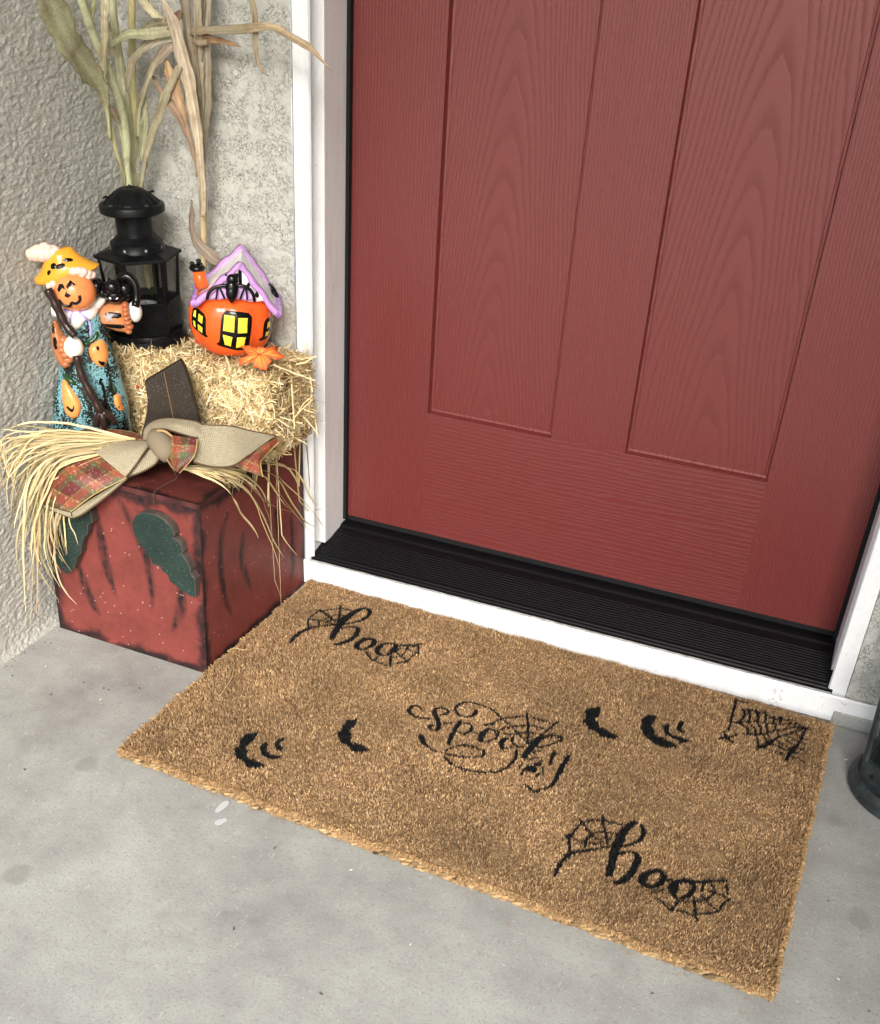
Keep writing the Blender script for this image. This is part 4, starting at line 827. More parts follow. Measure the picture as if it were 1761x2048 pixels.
def lantern(name,label,loc,rz,sc,mat,tilt=0,hg=1.0,zg=.064,zs=.043):
    L=thing(name,label,'lantern',loc,rot=(0,tilt,rz)); rot=-math.pi/2+math.pi/6
    rb,rt_=.053,.0600; z0,z1,z2=.018,zg,.128*hg
    k=hg
    b=MB().lathe([(.0,.0),(.0575,.0),(.0600,.004),(.0590,.011),(.0560,.0135),(.0540,.018),(0,.018)],40); b.build('base',mat,L,auto=40)
    # skirt of the hexagonal body
    def hexring(lst):
        v=[];f=[]
        for r,z in lst: v+=hexpts(r,z,rot)
        for i in range(len(lst)-1):
            for k_ in range(6): f.append((i*6+k_,i*6+(k_+1)%6,(i+1)*6+(k_+1)%6,(i+1)*6+k_))
        return v,f
    b=MB(); v,f=hexring([(rb,z0-.002),(rb+.0025,z1),(rb+.0025,z1+.002),(rb-.003,z1+.002),(rb-.004,z0)]); b.add(v,f); v,f=hexring([(.001,z1-.022),(rb-.001,z1-.022)]); b.add(v,f); b.build('skirt',mat,L,bevel=.0006)
    for q in range(6):
        b=MB(); a=rot+q*math.pi/3; p0=np.array([math.cos(a),math.sin(a)])
        for sgn in (-1,1):
            a2=a+sgn*.085; p2=np.array([math.cos(a2),math.sin(a2)])*.985
            b.add([(*(p0*(rb+.002)),z1),(*(p2*(rb+.002)),z1),(*(p2*rt_),z2),(*(p0*rt_),z2),(*(p0*(rb-.0006)),z1),(*(p2*(rb-.0006)),z1),(*(p2*(rt_-.002)),z2),(*(p0*(rt_-.002)),z2)],[(0,1,2,3),(7,6,5,4),(0,4,5,1),(2,6,7,3),(1,5,6,2),(3,7,4,0)])
        b.v=[np.concatenate(b.v)]; b.c=[np.concatenate(b.c)]; po=b.build('corner_post',mat,L); bm=bmesh.new(); bm.from_mesh(po.data); bmesh.ops.remove_doubles(bm,verts=bm.verts,dist=1e-5); bm.to_mesh(po.data); bm.free()
    for q in range(6):
        a=rot+q*math.pi/3; c_=rot+(q+1)*math.pi/3; e=.97
        v=[(rb*e*math.cos(a),rb*e*math.sin(a),z1),(rb*e*math.cos(c_),rb*e*math.sin(c_),z1),(rt_*e*math.cos(c_),rt_*e*math.sin(c_),z2),(rt_*e*math.cos(a),rt_*e*math.sin(a),z2)]
        b=MB().add(v,[(0,1,2,3)]); b.build('glass_pane',M_GLASS,L)
        vo=np.array(v); ce=vo.mean(0); n_=ce*np.array([1,1,0]); n_/=np.linalg.norm(n_); vi=ce+(vo-ce)*np.array([.90,.90,.93]); fr=np.vstack((vo+n_*.0012,vi+n_*.0012,vo-n_*.0012,vi-n_*.0012)); ff=[]
        for k_ in range(4):
            j_=(k_+1)%4; ff+=[(k_,j_,4+j_,4+k_),(8+j_,8+k_,12+k_,12+j_),(4+k_,4+j_,12+j_,12+k_),(j_,k_,8+k_,8+j_)]
        MB().add(fr,ff).build('pane_frame',mat,L)
        # star cut-outs of the skirt: flat stars, the dark of the openings painted black
    for q in range(6):
        am=rot+(q+.5)*math.pi/3; n_=np.array([math.cos(am),math.sin(am)]); t_=np.array([-n_[1],n_[0]]); ap=(rb+.0012)*math.cos(math.pi/6)+.0006
        for s_ in (-.012,.012):
            P=starpoly((s_,zs),.0042); MB().add([(*(n_*ap+t_*p[0]),p[1]) for p in P],[list(range(10))],(.002,.002,.002)).build('star_cutout',M_RUB,L)
    r6=rt_+.0045
    v,f=[],[]
    b=MB(); v,f=hexring([(rt_-.003,z2-.002),(r6,z2-.001),(r6,z2+.003),(.040,z2+.0095)]); f.append([18+i for i in range(6)]); b.add(v,f); b.build('shoulder',mat,L,bevel=.0006)
    zz=z2+.006
    b=MB().lathe([(.0405,zz),(.0415,zz+.002),(.0400,zz+.0045),(.0385,zz+.010),(.0385,zz+.0135),(.0340,zz+.016),(.0315,zz+.019),(.0275,zz+.0225)],40); b.build('collar',mat,L,auto=35)
    for q in range(8):
        b=MB(); a=q*math.pi/4+.2; n_=np.array([math.cos(a),math.sin(a)]); t_=np.array([-n_[1],n_[0]]); P=starpoly((0,zz+.0073),.0030); b.add([(*(n_*.0397+t_*p[0]),p[1]) for p in P],[list(range(10))],(.30,.31,.31)); b.build('star_cutout',M_STAR,L)  # flat pale stars: light through the openings put into their colour
    b=MB().lathe([(.0268,zz+.021),(.0262,zz+.024),(.0262,zz+.052),(.0275,zz+.056)],36); b.tube([(0,-.0264,zz+.022),(0,-.0264,zz+.054)],.0007,5); b.build('chimney',mat,L,auto=35)
    za=zz+.054
    b=MB().lathe([(.026,za-.001),(.0430,za),(.0465,za+.002),(.0470,za+.010),(.0455,za+.0125),(.0410,za+.0135),(.038,za+.0135)],44); b.build('cap_rim',mat,L,auto=35)
    b=MB().lathe([(.0405,za+.012),(.0380,za+.016),(.0300,za+.023),(.0200,za+.031),(.0150,za+.0335),(.0,za+.034)],48,fun=lambda r,z,t:r*(1+.045*(1 if math.cos(12*t)>0 else -1)*(1 if z<za+.030 else 0))); b.build('cap',mat,L)
    for pts in ([(-.030,0,za+.022),(-.036,-.003,za+.024),(-.040,-.004,za+.022)],[(.026,.0,za+.026),(.034,.002,za+.027)],[(-.004,0,za+.033),(0,0,za+.037),(.004,0,za+.033)]): MB().tube(pts,.0016,6).build('handle_hook',mat,L,smooth=True)
    L.scale=(sc,sc,sc); return L
LA=lantern('lantern','black hexagonal metal candle lantern on the straw bale behind the scarecrow figurine',(-.259,-.219,.447),R(33+10),1.06,M_BLK,tilt=R(-2.0))
t=thing('tealight','flat tealight candle standing inside the lantern on the bale','candle',(-.259,-.219,.447+.044*1.06)); MB().lathe([(.0,0),(.0185,0),(.0185,.012),(.0175,.012),(.0172,.009),(0,.009)],28).build('cup',M_TIN,t,auto=40); MB().lathe([(0,.0092),(.0168,.0092),(.0168,.0102),(0,.0105)],28).build('wax',M_WAX,t,auto=40); MB().tube([(0,0,.010),(.0005,0,.015)],.0006,5).build('wick',M_RUB,t)
LB=lantern('lantern','weathered black metal lantern on the floor at the right edge beside the doormat',(1.055,-.268,0),R(15),1.50,M_BLK2,zg=.036,zs=.027)
# ================================================================ ceramic scarecrow figurine
SK=.000178   # metres per traced unit on the figure
SC=thing('scarecrow_figurine','glazed ceramic pumpkin headed scarecrow with broom, black cat and patched blue overalls','figurine',(-.285,-.365,.3085),R(35))
def ax(L): return np.array([t[:3] for t in L])
def ell_stack(mb,pts,rx,ry,c,seg=28,cap=True):
    """stack of ellipses across a path in the x-z plane"""
    P=np.asarray(pts,float); n=len(P); T=np.gradient(P,axis=0); T/=np.linalg.norm(T,axis=1)[:,None]; v=[]
    for i in range(n):
        S=np.cross(T[i],(0,1,0)); S/=np.linalg.norm(S)
        for k in range(seg):
            t=2*math.pi*k/seg; v.append(P[i]+S*rx[i]*math.cos(t)+np.array([0,1,0])*ry[i]*math.sin(t))
    f=[(i*seg+(k+1)%seg,i*seg+k,(i+1)*seg+k,(i+1)*seg+(k+1)%seg) for i in range(n-1) for k in range(seg)]
    if cap: f+=[list(range(seg)),list(range((n-1)*seg,n*seg))[::-1]]
    mb.add(v,f,c)
def spk(m,c):
    n=m.noise(m.coord(),330,3,.75); n2=m.noise(m.coord((1,1,.35)),40,3,.6); f=m.math('ADD',n,m.math('MULTIPLY',m.math('SUBTRACT',n2,.5),.9))
    return m.mix(m.ramp(f,[(.475,(0,)*3),(.52,(1,)*3)]),c,(.015,.014,.012))
M_GLZS=glaze('sponged_blue_glaze',fn=spk)
Bp=ax([(0.0032,0,0.0025),(0.0063,0,0.0328),(0.0086,0,0.0576),(0.0115,0,0.0901),(0.0137,0,0.122),(0.0142,0,0.1533),(0.0124,0,0.181),(0.0085,0,0.2022),(0.0061,0,0.2172),(0.0051,0,0.2261)]); Bp[0,2]=.0
Bh=np.array([365,350,330,300,262,215,185,190,170,90])*SK
b=MB(); ell_stack(b,smooth_poly(Bp,28),np.interp(np.linspace(0,9,28),range(10),Bh)*(1+.02*np.sin(np.arange(28))),np.interp(np.linspace(0,9,28),range(10),Bh)*.62,(.18,.38,.42),36); BODY=b.build('overalls',M_GLZS,SC,smooth=True)
b=MB(); 
hp=ax([(0.008,0,0.2495)])[0]; hp[1]=-.014; b.ball(hp,(174*SK,.027,158*SK),(.82,.29,.10),24,16); HEAD=b.build('head',M_GLZW,SC,smooth=True)
sb=bvh_of(BODY); sh=bvh_of(HEAD)
def U(L): return uv(L)
# face
b=MB(); 
for L in ([(-0.0148,0,0.2572),(-0.0113,0,0.2655),(-0.0053,0,0.2662),(-0.0024,0,0.259),(-0.0073,0,0.2609),(-0.0125,0,0.2543)],[(-0.0016,0,0.2637),(0.0052,0,0.2714),(0.0137,0,0.2653),(0.0067,0,0.2654),(-0,0,0.2605)],[(-0.0052,0,0.2502),(-0.0018,0,0.2574),(0.0044,0,0.2512),(-0.001,0,0.2481)]): decal(b,U(L),sh,BLACK,.0008,.0015,0)
stroke(b,U([(-0.0137,0,0.2439),(-0.0096,0,0.2376),(-0.003,0,0.2347),(0.0016,0,0.2357),(0.0042,0,0.2405),(0.0088,0,0.2392),(0.0129,0,0.2409),(0.016,0,0.245),(0.0159,0,0.2515)]),sh,.0022,BLACK)
b.build('face_paint',M_GLZ,SC)
# hair
b=MB()
for (u,d,v,r) in [(0.0106,-0.018,0.2802,45),(0.0176,-0.018,0.2808,42),(0.0227,-0.016,0.2788,48),(0.0284,-0.012,0.2756,46),(0.0334,-0.008,0.2723,44),(0.0371,-0.004,0.2698,26),(0.0209,-0.018,0.2744,30),(0.0286,-0.014,0.2704,30)]: b.ball((u,d,v),(r*SK,r*SK*.9,r*SK*.8),(.80,.58,.50),14,10)
b.build('hair',M_GLZ,SC,smooth=True)
b=MB(); 
for (u,d,v,r) in [(-0.026,-0.014,0.2588,34),(-0.0221,-0.016,0.2565,28),(-0.0205,-0.018,0.262,30)]: b.ball((u,d,v),(r*SK,r*SK*.9,r*SK*1.1),(.80,.58,.50),14,10)
b.build('hair',M_GLZ,SC,smooth=True)
# hat
hpth=ax([(-0.0003,0.004,0.2686),(-0.0013,0.004,0.2721),(-0.0022,0.004,0.2755),(-0.003,0.004,0.2801),(-0.0047,0.004,0.2865),(-0.0058,0.004,0.2928),(-0.0073,0.004,0.3006),(-0.0085,0.004,0.3069)]); hr=np.array([262,280,266,222,180,150,120,98])*SK
b=MB(); ell_stack(b,hpth,hr,np.minimum(hr*.72,.026),(.72,.33,.030),40); HAT=b.build('hat',M_GLZ,SC,smooth=True); sa=bvh_of(HAT)
b=MB()
for L in ([(-0.0207,0,0.29),(-0.0133,0,0.2922),(-0.0135,0,0.2843),(-0.0217,0,0.2827)],[(-0.0148,0,0.2886),(-0.0012,0,0.2927),(-0.0003,0,0.2868),(-0.0132,0,0.2829)],[(-0.0048,0,0.2967),(0.0065,0,0.2986),(0.0135,0,0.294),(-0.0011,0,0.293)],[(-0.0273,0,0.2796),(-0.021,0,0.2827),(-0.0228,0,0.2767),(-0.027,0,0.2739)]): decal(b,U(L),sa,BLACK,.0007,.002,1)
b.build('hat_band',M_GLZ,SC)
b=MB()
for (u,d,v,r) in [(-0.0163,0,0.303,52),(-0.0246,0,0.3016,58),(-0.0321,0,0.3017,62),(-0.0397,0,0.301,56),(-0.0459,0,0.3003,42),(-0.0495,0,0.3031,24),(-0.0478,0,0.2962,26),(-0.0373,0,0.3079,30),(-0.0282,0,0.31,34),(-0.0255,-0.002,0.3139,18),(-0.022,-0.004,0.3089,30),(-0.039,0,0.3107,16)]: b.ball((u,d,v),(r*SK*1.25,r*SK,r*SK*1.15),(.80,.55,.46),14,10)
b.build('straw_tuft',M_GLZ,SC,smooth=True)
# collar, bow
b=MB(); pillow(b,U([(-0.0315,0,0.2222),(-0.0252,0,0.2258),(-0.0147,0,0.2308),(0.0035,0,0.2305),(0.0294,0,0.2346),(0.0511,0,0.2384),(0.0493,0,0.2284),(0.0405,0,0.2196),(0.0304,0,0.2064),(0.0208,0,0.2095),(0.0106,0,0.1962),(-0.0014,0,0.1911),(-0.0066,0,0.195),(-0.0079,0,0.207),(-0.0182,0,0.2146),(-0.0264,0,0.2058),(-0.0314,0,0.2104)]),lambda V:sb(V)+.001,.009,.012,(.86,.84,.78),.004); COL=b.build('collar',M_GLZ,SC,smooth=True)
sc_=bvh_of(BODY,COL)
b=MB(); LIL=(.46,.36,.72)
for L in ([(0.0052,0,0.2268),(-0.0022,0,0.2299),(-0.009,0,0.2263),(-0.0089,0,0.2216),(-0.0024,0,0.2225),(0.0051,0,0.2264)],[(0.0052,0,0.2268),(0.0134,0,0.2311),(0.0217,0,0.2295),(0.0203,0,0.2236),(0.0125,0,0.223),(0.0051,0,0.2264)],[(0.0052,0,0.2268),(-0.0001,0,0.2188),(-0.0037,0,0.2069)],[(0.0052,0,0.2268),(0.0148,0,0.2185),(0.0222,0,0.2095),(0.0245,0,0.1989),(0.0235,0,0.1838)]): stroke(b,U(L),sc_,.0019,LIL)
b.build('neck_bow',M_GLZ,SC,smooth=True)
# left sleeve with hand, right sleeve with hand
b=MB(); pillow(b,U([(-0.0313,0,0.2059),(-0.0224,0,0.2043),(-0.0171,0,0.1907),(-0.0085,0,0.1799),(-0.0086,0,0.1677),(-0.0093,0,0.1446),(-0.0176,0,0.1308),(-0.0247,0,0.1317),(-0.0341,0,0.1483),(-0.0376,0,0.1729)]),-.010,.024,.026,(.50,.20,.085),.004); SL=b.build('sleeve',M_GLZW,SC,smooth=True); s1=bvh_of(SL)
b=MB(); 
for L in ([(-0.0313,0,0.2029),(-0.027,0,0.2036),(-0.0267,0,0.1908),(-0.0329,0,0.1887)],[(-0.032,0,0.1849),(-0.0255,0,0.1863),(-0.026,0,0.1681),(-0.0319,0,0.1667)]): decal(b,U(L),s1,BLACK,.0006,.002,1)
b.build('sleeve_patch',M_GLZ,SC)
b=MB(); 
for k,(u,d,v,r) in enumerate([(-0.0152,-0.034,0.1837,42),(-0.0181,-0.036,0.1769,46),(-0.0183,-0.036,0.1694,46),(-0.0158,-0.036,0.1618,44),(-0.0127,-0.034,0.1534,44),(-0.0168,-0.03,0.146,40)]): b.ball((u,d,v),(r*SK,.007,r*SK*.8),(.48,.17,.07),14,10)
b.build('cuff',M_GLZW,SC,smooth=True)
b=MB(); h=[(-0.0024,-0.036,0.1728)][0]; b.ball(h[:3],(84*SK,.014,95*SK),(.86,.80,.72),20,14); b.build('hand',M_GLZ,SC,smooth=True)
b=MB(); pillow(b,U([(0.0422,0,0.2226),(0.06,0,0.2283),(0.0787,0,0.2295),(0.0814,0,0.213),(0.086,0,0.1933),(0.0798,0,0.182),(0.0612,0,0.1846),(0.0405,0,0.1941),(0.0347,0,0.2063)]),-.002,.016,.022,(.56,.24,.10),.004,2,.016); SR=b.build('sleeve',M_GLZW,SC,smooth=True); s2=bvh_of(SR)
b=MB(); 
for L in ([(0.0475,0,0.2188),(0.0712,0,0.2184),(0.071,0,0.2094),(0.0482,0,0.2118)],[(0.0405,0,0.2009),(0.0737,0,0.2011),(0.0743,0,0.1928),(0.0421,0,0.1953)]): decal(b,U(L),s2,BLACK,.0006,.002,1)
b.build('sleeve_patch',M_GLZ,SC)
b=MB(); c0=np.array([(0.0523,-0.018,0.2116)][0][:3]); P=starpoly((c0[0],c0[2]),.0095,.2); decal(b,P,s2,(.36,.34,.34),.0012,.002,0); b.build('star',M_GLZ,SC)
b=MB()
for k,(u,d,v,r) in enumerate([(0.0782,-0.012,0.2294,30),(0.0781,-0.016,0.2239,32),(0.0781,-0.018,0.2178,32),(0.0783,-0.018,0.2111,32),(0.0794,-0.018,0.2044,34),(0.0815,-0.016,0.1969,34),(0.0793,-0.014,0.1895,32)]): b.ball((u,d,v),(r*SK,.009,r*SK*.8),(.45,.16,.07),14,10)
b.build('cuff',M_GLZW,SC,smooth=True)
b=MB(); h=[(0.0908,-0.006,0.2162)][0]; b.ball(h[:3],(62*SK,.013,88*SK),(.86,.82,.78),20,14); b.build('hand',M_GLZ,SC,smooth=True)
# broom
bp=ax([(-0.0279,-0.034,0.2595),(-0.0216,-0.036,0.2443),(-0.0165,-0.038,0.2305),(-0.0115,-0.04,0.215),(-0.0045,-0.044,0.203),(0.0036,-0.048,0.1938)])
BR=(.030,.016,.014)
b=MB(); b.tube(smooth_poly(bp,20),.0066*(1+.10*np.sin(np.arange(20)*1.3)),12,BR); b.build('broom_handle',M_GLZ,SC,smooth=True)
bp=ax([(0.0018,-0.046,0.1633),(0.003,-0.048,0.1488),(0.0066,-0.05,0.131),(0.0133,-0.054,0.1137),(0.02,-0.056,0.097),(0.0256,-0.058,0.0818),(0.0287,-0.058,0.0705)])
b=MB(); b.tube(smooth_poly(bp,24),.0064*(1+.10*np.sin(np.arange(24)*1.1)),12,BR); 
for L in ([(0.0272,-0.058,0.0769),(0.0213,-0.06,0.0684),(0.0171,-0.062,0.0565)],[(0.0285,-0.058,0.0753),(0.0299,-0.062,0.0672),(0.0298,-0.062,0.0527)],[(0.0294,-0.058,0.0769),(0.0403,-0.058,0.07),(0.047,-0.056,0.0576)]): b.tube(smooth_poly(ax(L),8),np.linspace(.0068,.0045,8),10,BR)
b.build('broom',M_GLZ,SC,smooth=True)
# pumpkin patches and vines
def patch(L,feats,vine):
    b=MB(); pillow(b,U(L),lambda V:sb(V)+.001,.0085,.014,(.86,.34,.10),.003); o=b.build('pumpkin_patch',M_GLZW,SC,smooth=True); s=bvh_of(o); b=MB()
    for f in feats: decal(b,U(f),s,BLACK,.0006,.0014,1)
    if feats: b.build('patch_face',M_GLZ,o)
patch([(0.0164,0,0.1664),(0.0253,0,0.1746),(0.0374,0,0.179),(0.0445,0,0.1712),(0.0472,0,0.1557),(0.0442,0,0.1417),(0.0368,0,0.134),(0.0271,0,0.139),(0.0182,0,0.1501)],[[(0.029,0,0.1692),(0.0322,0,0.1711),(0.0344,0,0.1675),(0.0328,0,0.1637),(0.0301,0,0.1653)],[(0.0296,0,0.1506),(0.0353,0,0.1474),(0.0403,0,0.1457),(0.0389,0,0.1402),(0.0346,0,0.1411),(0.0313,0,0.1444)]],0)
patch([(-0.0279,0,0.1185),(-0.0208,0,0.1167),(-0.016,0,0.1086),(-0.0074,0,0.0956),(-0.0008,0,0.0824),(-0.0052,0,0.0647),(-0.0151,0,0.0568),(-0.0265,0,0.0605),(-0.0315,0,0.0738),(-0.0309,0,0.0947)],[[(-0.0259,0,0.0792),(-0.0211,0,0.0802),(-0.0178,0,0.0765),(-0.0147,0,0.078),(-0.0132,0,0.0845),(-0.0127,0,0.0764),(-0.0163,0,0.0713),(-0.0205,0,0.0726),(-0.0238,0,0.0759)]],0)
patch([(0.0454,0,0.0906),(0.0532,0,0.0936),(0.0579,0,0.0886),(0.0585,0,0.0723),(0.0618,0,0.0672),(0.0597,0,0.0615),(0.0517,0,0.0643),(0.0461,0,0.076)],[[(0.0519,0,0.0741),(0.0543,0,0.0757),(0.0537,0,0.0692)]],0)
GR=(.020,.060,.022)
for L in ([(0.0083,0,0.1765),(0.0157,0,0.1782),(0.0246,0,0.1808),(0.0299,0,0.1898),(0.0346,0,0.1927),(0.0372,0,0.1836),(0.0313,0,0.176),(0.0207,0,0.1717),(0.0158,0,0.1675),(0.0109,0,0.1688)],[(-0.0275,0,0.1271),(-0.0183,0,0.1253),(-0.01,0,0.1219),(-0.0038,0,0.1102),(-0.0114,0,0.1104),(-0.0198,0,0.1135),(-0.0263,0,0.1192)],[(0.0451,0,0.1084),(0.0529,0,0.1049),(0.0539,0,0.0928),(0.0479,0,0.093)]):
    b=MB(); pillow(b,U(L),lambda V:sb(V)+.001,.007,.008,GR,.003); b.build('vine',M_GLZ,SC,smooth=True)
b=MB(); stroke(b,U([(0.0323,0,0.1199),(0.0295,0,0.1152),(0.0325,0,0.1088),(0.0341,0,0.0894),(0.0331,0,0.0731)]),sb,.0022,BLACK); b.build('seam_mark',M_GLZ,SC)
# cat
b=MB(); CATF=[(0.0606,-0.01,0.2517,82),(0.0627,-0.016,0.2563,70),(0.0639,-0.01,0.2429,80),(0.0395,-0,0.2491,78),(0.0388,0,0.2549,50),(0.0477,-0.002,0.2452,60),(0.0346,0,0.2433,40),(0.0792,0,0.2487,80),(0.0752,0,0.237,60)]
for (u,d,v,r) in CATF: b.ball((u,d,v),(r*SK,r*SK*.8,r*SK*.85),BLACK,18,12)
pillow(b,U([(0.0526,0,0.2519),(0.0556,0,0.2664),(0.0603,0,0.2642),(0.0635,0,0.2612),(0.0673,0,0.2641),(0.0712,0,0.2677),(0.0724,0,0.2517)]),-.010,.010,.012,BLACK,.003,1,.012)
pillow(b,U([(0.0326,0,0.2622),(0.0399,0,0.2651),(0.0466,0,0.2621),(0.0483,0,0.2519),(0.0456,0,0.2403),(0.0321,0,0.2397),(0.03,0,0.2521)]),-.004,.010,.012,BLACK,.003,1,.012)
b.tube(smooth_poly(ax([(0.0749,0,0.2619),(0.0783,-0.002,0.2675),(0.0855,-0.004,0.2687),(0.0934,-0.006,0.2619),(0.0966,-0.008,0.2508),(0.0953,-0.01,0.2367),(0.0923,-0.016,0.2267)]),20),np.linspace(.0068,.0058,20),12,BLACK)
CAT=b.build('cat',M_GLZ,SC,smooth=True); s3=bvh_of(CAT)
b=MB(); 
for L in ([(0.0555,0,0.2424),(0.0587,0,0.2428),(0.0598,0,0.2401),(0.0568,0,0.239)],[(0.0648,0,0.2397),(0.0672,0,0.2424),(0.0697,0,0.242),(0.0683,0,0.2394)]): decal(b,U(L),s3,(.8,.8,.75),.0008,.0015,1)
b.build('cat_eyes',M_GLZ,CAT)
# ================================================================ ceramic pumpkin house
HK=.000182
PH=thing('pumpkin_house','orange ceramic pumpkin house with lilac roof, black bat and yellow windows','figurine',(-.112,-.205,.4495),R(30))
ORG=(.86,.115,.020)
def lob(r,z,t): return r*(1+.075*abs(math.sin(4*t+.55))**.6-.055)
prof=[(.0,.000),(.030,.0005),(.045,.006),(.056,.018),(.0630,.034),(.0660,.050),(.0660,.066),(.0635,.082),(.057,.095),(.043,.105),(.022,.108),(0,.107)]
pp=smooth_poly([(a_,b_*.94) for a_,b_ in prof],26); pp[0,0]=0; pp[-1,0]=0
b=MB().lathe([tuple(q) for q in pp],72,ORG,ctr=(.004,0),fun=lambda r,z,t:lob(r,z,t) if r>.01 else r); PB=b.build('pumpkin_body',M_GLZ,PH,smooth=True); sp_=bvh_of(PB)
YEL=(.86,.68,.06)
def window(fr,panes):
    b=MB(); decal(b,U(fr),sp_,BLACK,.0006,.0025,1); o=b.build('window',M_GLZ,PH,smooth=True)
    for p in panes:
        b=MB(); decal(b,U(p),sp_,YEL,.0020,.0025,0); b.build('pane',M_GLZ,o,smooth=True)
window([(-0.0072,0,0.0819),(0.0161,0,0.0816),(0.0376,0,0.0763),(0.0362,0,0.0546),(0.0308,0,0.0279),(0.0331,0,0.024),(0.032,0,0.0202),(0.0151,0,0.0181),(-0.0033,0,0.0218),(-0.017,0,0.0265),(-0.0192,0,0.0309),(-0.0139,0,0.0323),(-0.0118,0,0.0541)],
 [[(-0.0042,0,0.0761),(0.0114,0,0.075),(0.0092,0,0.0502),(-0.0077,0,0.0519)],[(0.0168,0,0.0723),(0.0307,0,0.0711),(0.0289,0,0.0485),(0.0147,0,0.0491)],[(-0.0084,0,0.0457),(0.0064,0,0.0426),(0.0028,0,0.0263),(-0.0063,0,0.0285)],[(0.0136,0,0.0425),(0.0266,0,0.0418),(0.0233,0,0.0255),(0.0106,0,0.0242)]])
window([(-0.0529,0,0.078),(-0.0424,0,0.0772),(-0.0325,0,0.0726),(-0.0338,0,0.0539),(-0.0345,0,0.043),(-0.0314,0,0.0398),(-0.033,0,0.0369),(-0.0448,0,0.0406),(-0.0563,0,0.0462),(-0.0566,0,0.0612)],
 [[(-0.0514,0,0.0734),(-0.0481,0,0.0743),(-0.0495,0,0.0635),(-0.0538,0,0.0646)],[(-0.0442,0,0.0716),(-0.0374,0,0.0698),(-0.0392,0,0.0584),(-0.0464,0,0.0602)],[(-0.0542,0,0.0578),(-0.0508,0,0.0571),(-0.0505,0,0.0477),(-0.0535,0,0.0496)],[(-0.0468,0,0.0551),(-0.039,0,0.0529),(-0.0402,0,0.0431),(-0.047,0,0.0453)]])
window([(0.0563,0,0.062),(0.0652,0,0.0648),(0.0726,0,0.0626),(0.0703,0,0.0455),(0.0666,0,0.033),(0.053,0,0.0296),(0.0459,0,0.0299),(0.0471,0,0.0342),(0.0522,0,0.0348),(0.0536,0,0.0491)],
 [[(0.0609,0,0.0568),(0.065,0,0.0572),(0.0638,0,0.0488),(0.0592,0,0.0478)],[(0.0681,0,0.0603),(0.0711,0,0.0607),(0.0699,0,0.0521),(0.0671,0,0.0517)],[(0.0575,0,0.0425),(0.062,0,0.0429),(0.0606,0,0.0358),(0.0562,0,0.0358)],[(0.0658,0,0.0445),(0.0684,0,0.0451),(0.0675,0,0.0387),(0.0648,0,0.0381)]])
# roof: ridge and eaves in local x,z; from the front gable y=-yf to the rear gable y=yb
RF=U([(0.0234,-0.058,0.1621),(-0.0481,-0.055,0.0989),(0.0771,-0.055,0.0841)]); RF=RF-np.array([[0,.0110],[0,.0085],[0,.0085]]); ap_,el_,er_=RF
yf,yb=-.058,.042
def roof_side(A,Bq,name,off):
    A=np.array(A);Bq=np.array(Bq); n=14; v=[];f=[]; d=(Bq-A); nrm=np.array([-d[1],d[0]])/np.linalg.norm(d); nrm*=np.sign(nrm[1]); ys=np.linspace(yf,yb,10)
    for th_ in (0,-.0055):
        for j,y in enumerate(ys):
            for i in range(n):
                t=i/(n-1); p=A+d*t+nrm*(th_+.0008*math.sin(i*2.1+j)); v.append((p[0],y,p[1]-.06*(0)))
    N=n*10
    for s_ in (0,1):
        for j in range(9):
            for i in range(n-1):
                q=[s_*N+j*n+i,s_*N+j*n+i+1,s_*N+(j+1)*n+i+1,s_*N+(j+1)*n+i]; f.append(q if s_ else q[::-1])
    for i in range(n-1): f+= [[i,i+1,N+i+1,N+i],[N+9*n+i,N+9*n+i+1,9*n+i+1,9*n+i]]
    for j in range(9): f+=[[j*n,N+j*n,N+(j+1)*n,(j+1)*n],[(j+1)*n+n-1,N+(j+1)*n+n-1,N+j*n+n-1,j*n+n-1]]
    b=MB(); b.add(v,f,(.93,.90,.93)); return b.build(name,M_GLZ,PH,auto=50)
roof_side(ap_,el_,'roof_slope',0); roof_side(ap_,er_,'roof_slope',0)
LILR=(.50,.27,.58)
def edge_band(pts,y,name,w=.0062,dp=.005):
    b=MB(); P=smooth_poly(pts,44); P=P+np.column_stack((.0007*np.sin(np.arange(44)*1.25),.0012*np.sin(np.arange(44)*.9)))
    T=np.gradient(P,axis=0); N=np.column_stack((-T[:,1],T[:,0])); N/=np.linalg.norm(N,axis=1)[:,None]; k=1+.16*np.sin(np.arange(44)*.8)
    O=P+N*w*.45*k[:,None]; I=P-N*w*.75*k[:,None]; v=[];n=44
    for yy,sc0 in ((y-dp*.5,.72),(y-dp*.8,.35),(y+dp,1.0)):
        pass
    rings=[(O,y+dp),(O*.9+I*.1,y-dp*.3),(O*.7+I*.3,y-dp*.7),(O*.3+I*.7,y-dp*.7),(O*.1+I*.9,y-dp*.3),(I,y+dp)]
    for q,yy in rings: v+=[(a[0],yy,a[1]) for a in q]
    f=[(r*n+i,r*n+i+1,((r+1)%6)*n+i+1,((r+1)%6)*n+i) for r in range(6) for i in range(n-1)]+[[r*n for r in range(6)],[r*n+n-1 for r in range(6)][::-1]]
    b.add(v,f,LILR); return b.build(name,M_GLZ,PH,smooth=True)
mid=lambda a,b_,t:np.array(a)*(1-t)+np.array(b_)*t
gp=[el_,mid(el_,ap_,.35),mid(el_,ap_,.7),mid(el_,ap_,.93),ap_+np.array([0,.0005]),mid(er_,ap_,.93),mid(er_,ap_,.7),mid(er_,ap_,.35),er_]
edge_band(gp,yf,'gable_trim',.0085,.0055); edge_band([p+np.array([0,.001]) for p in gp],yb,'gable_trim',.0085,.006)
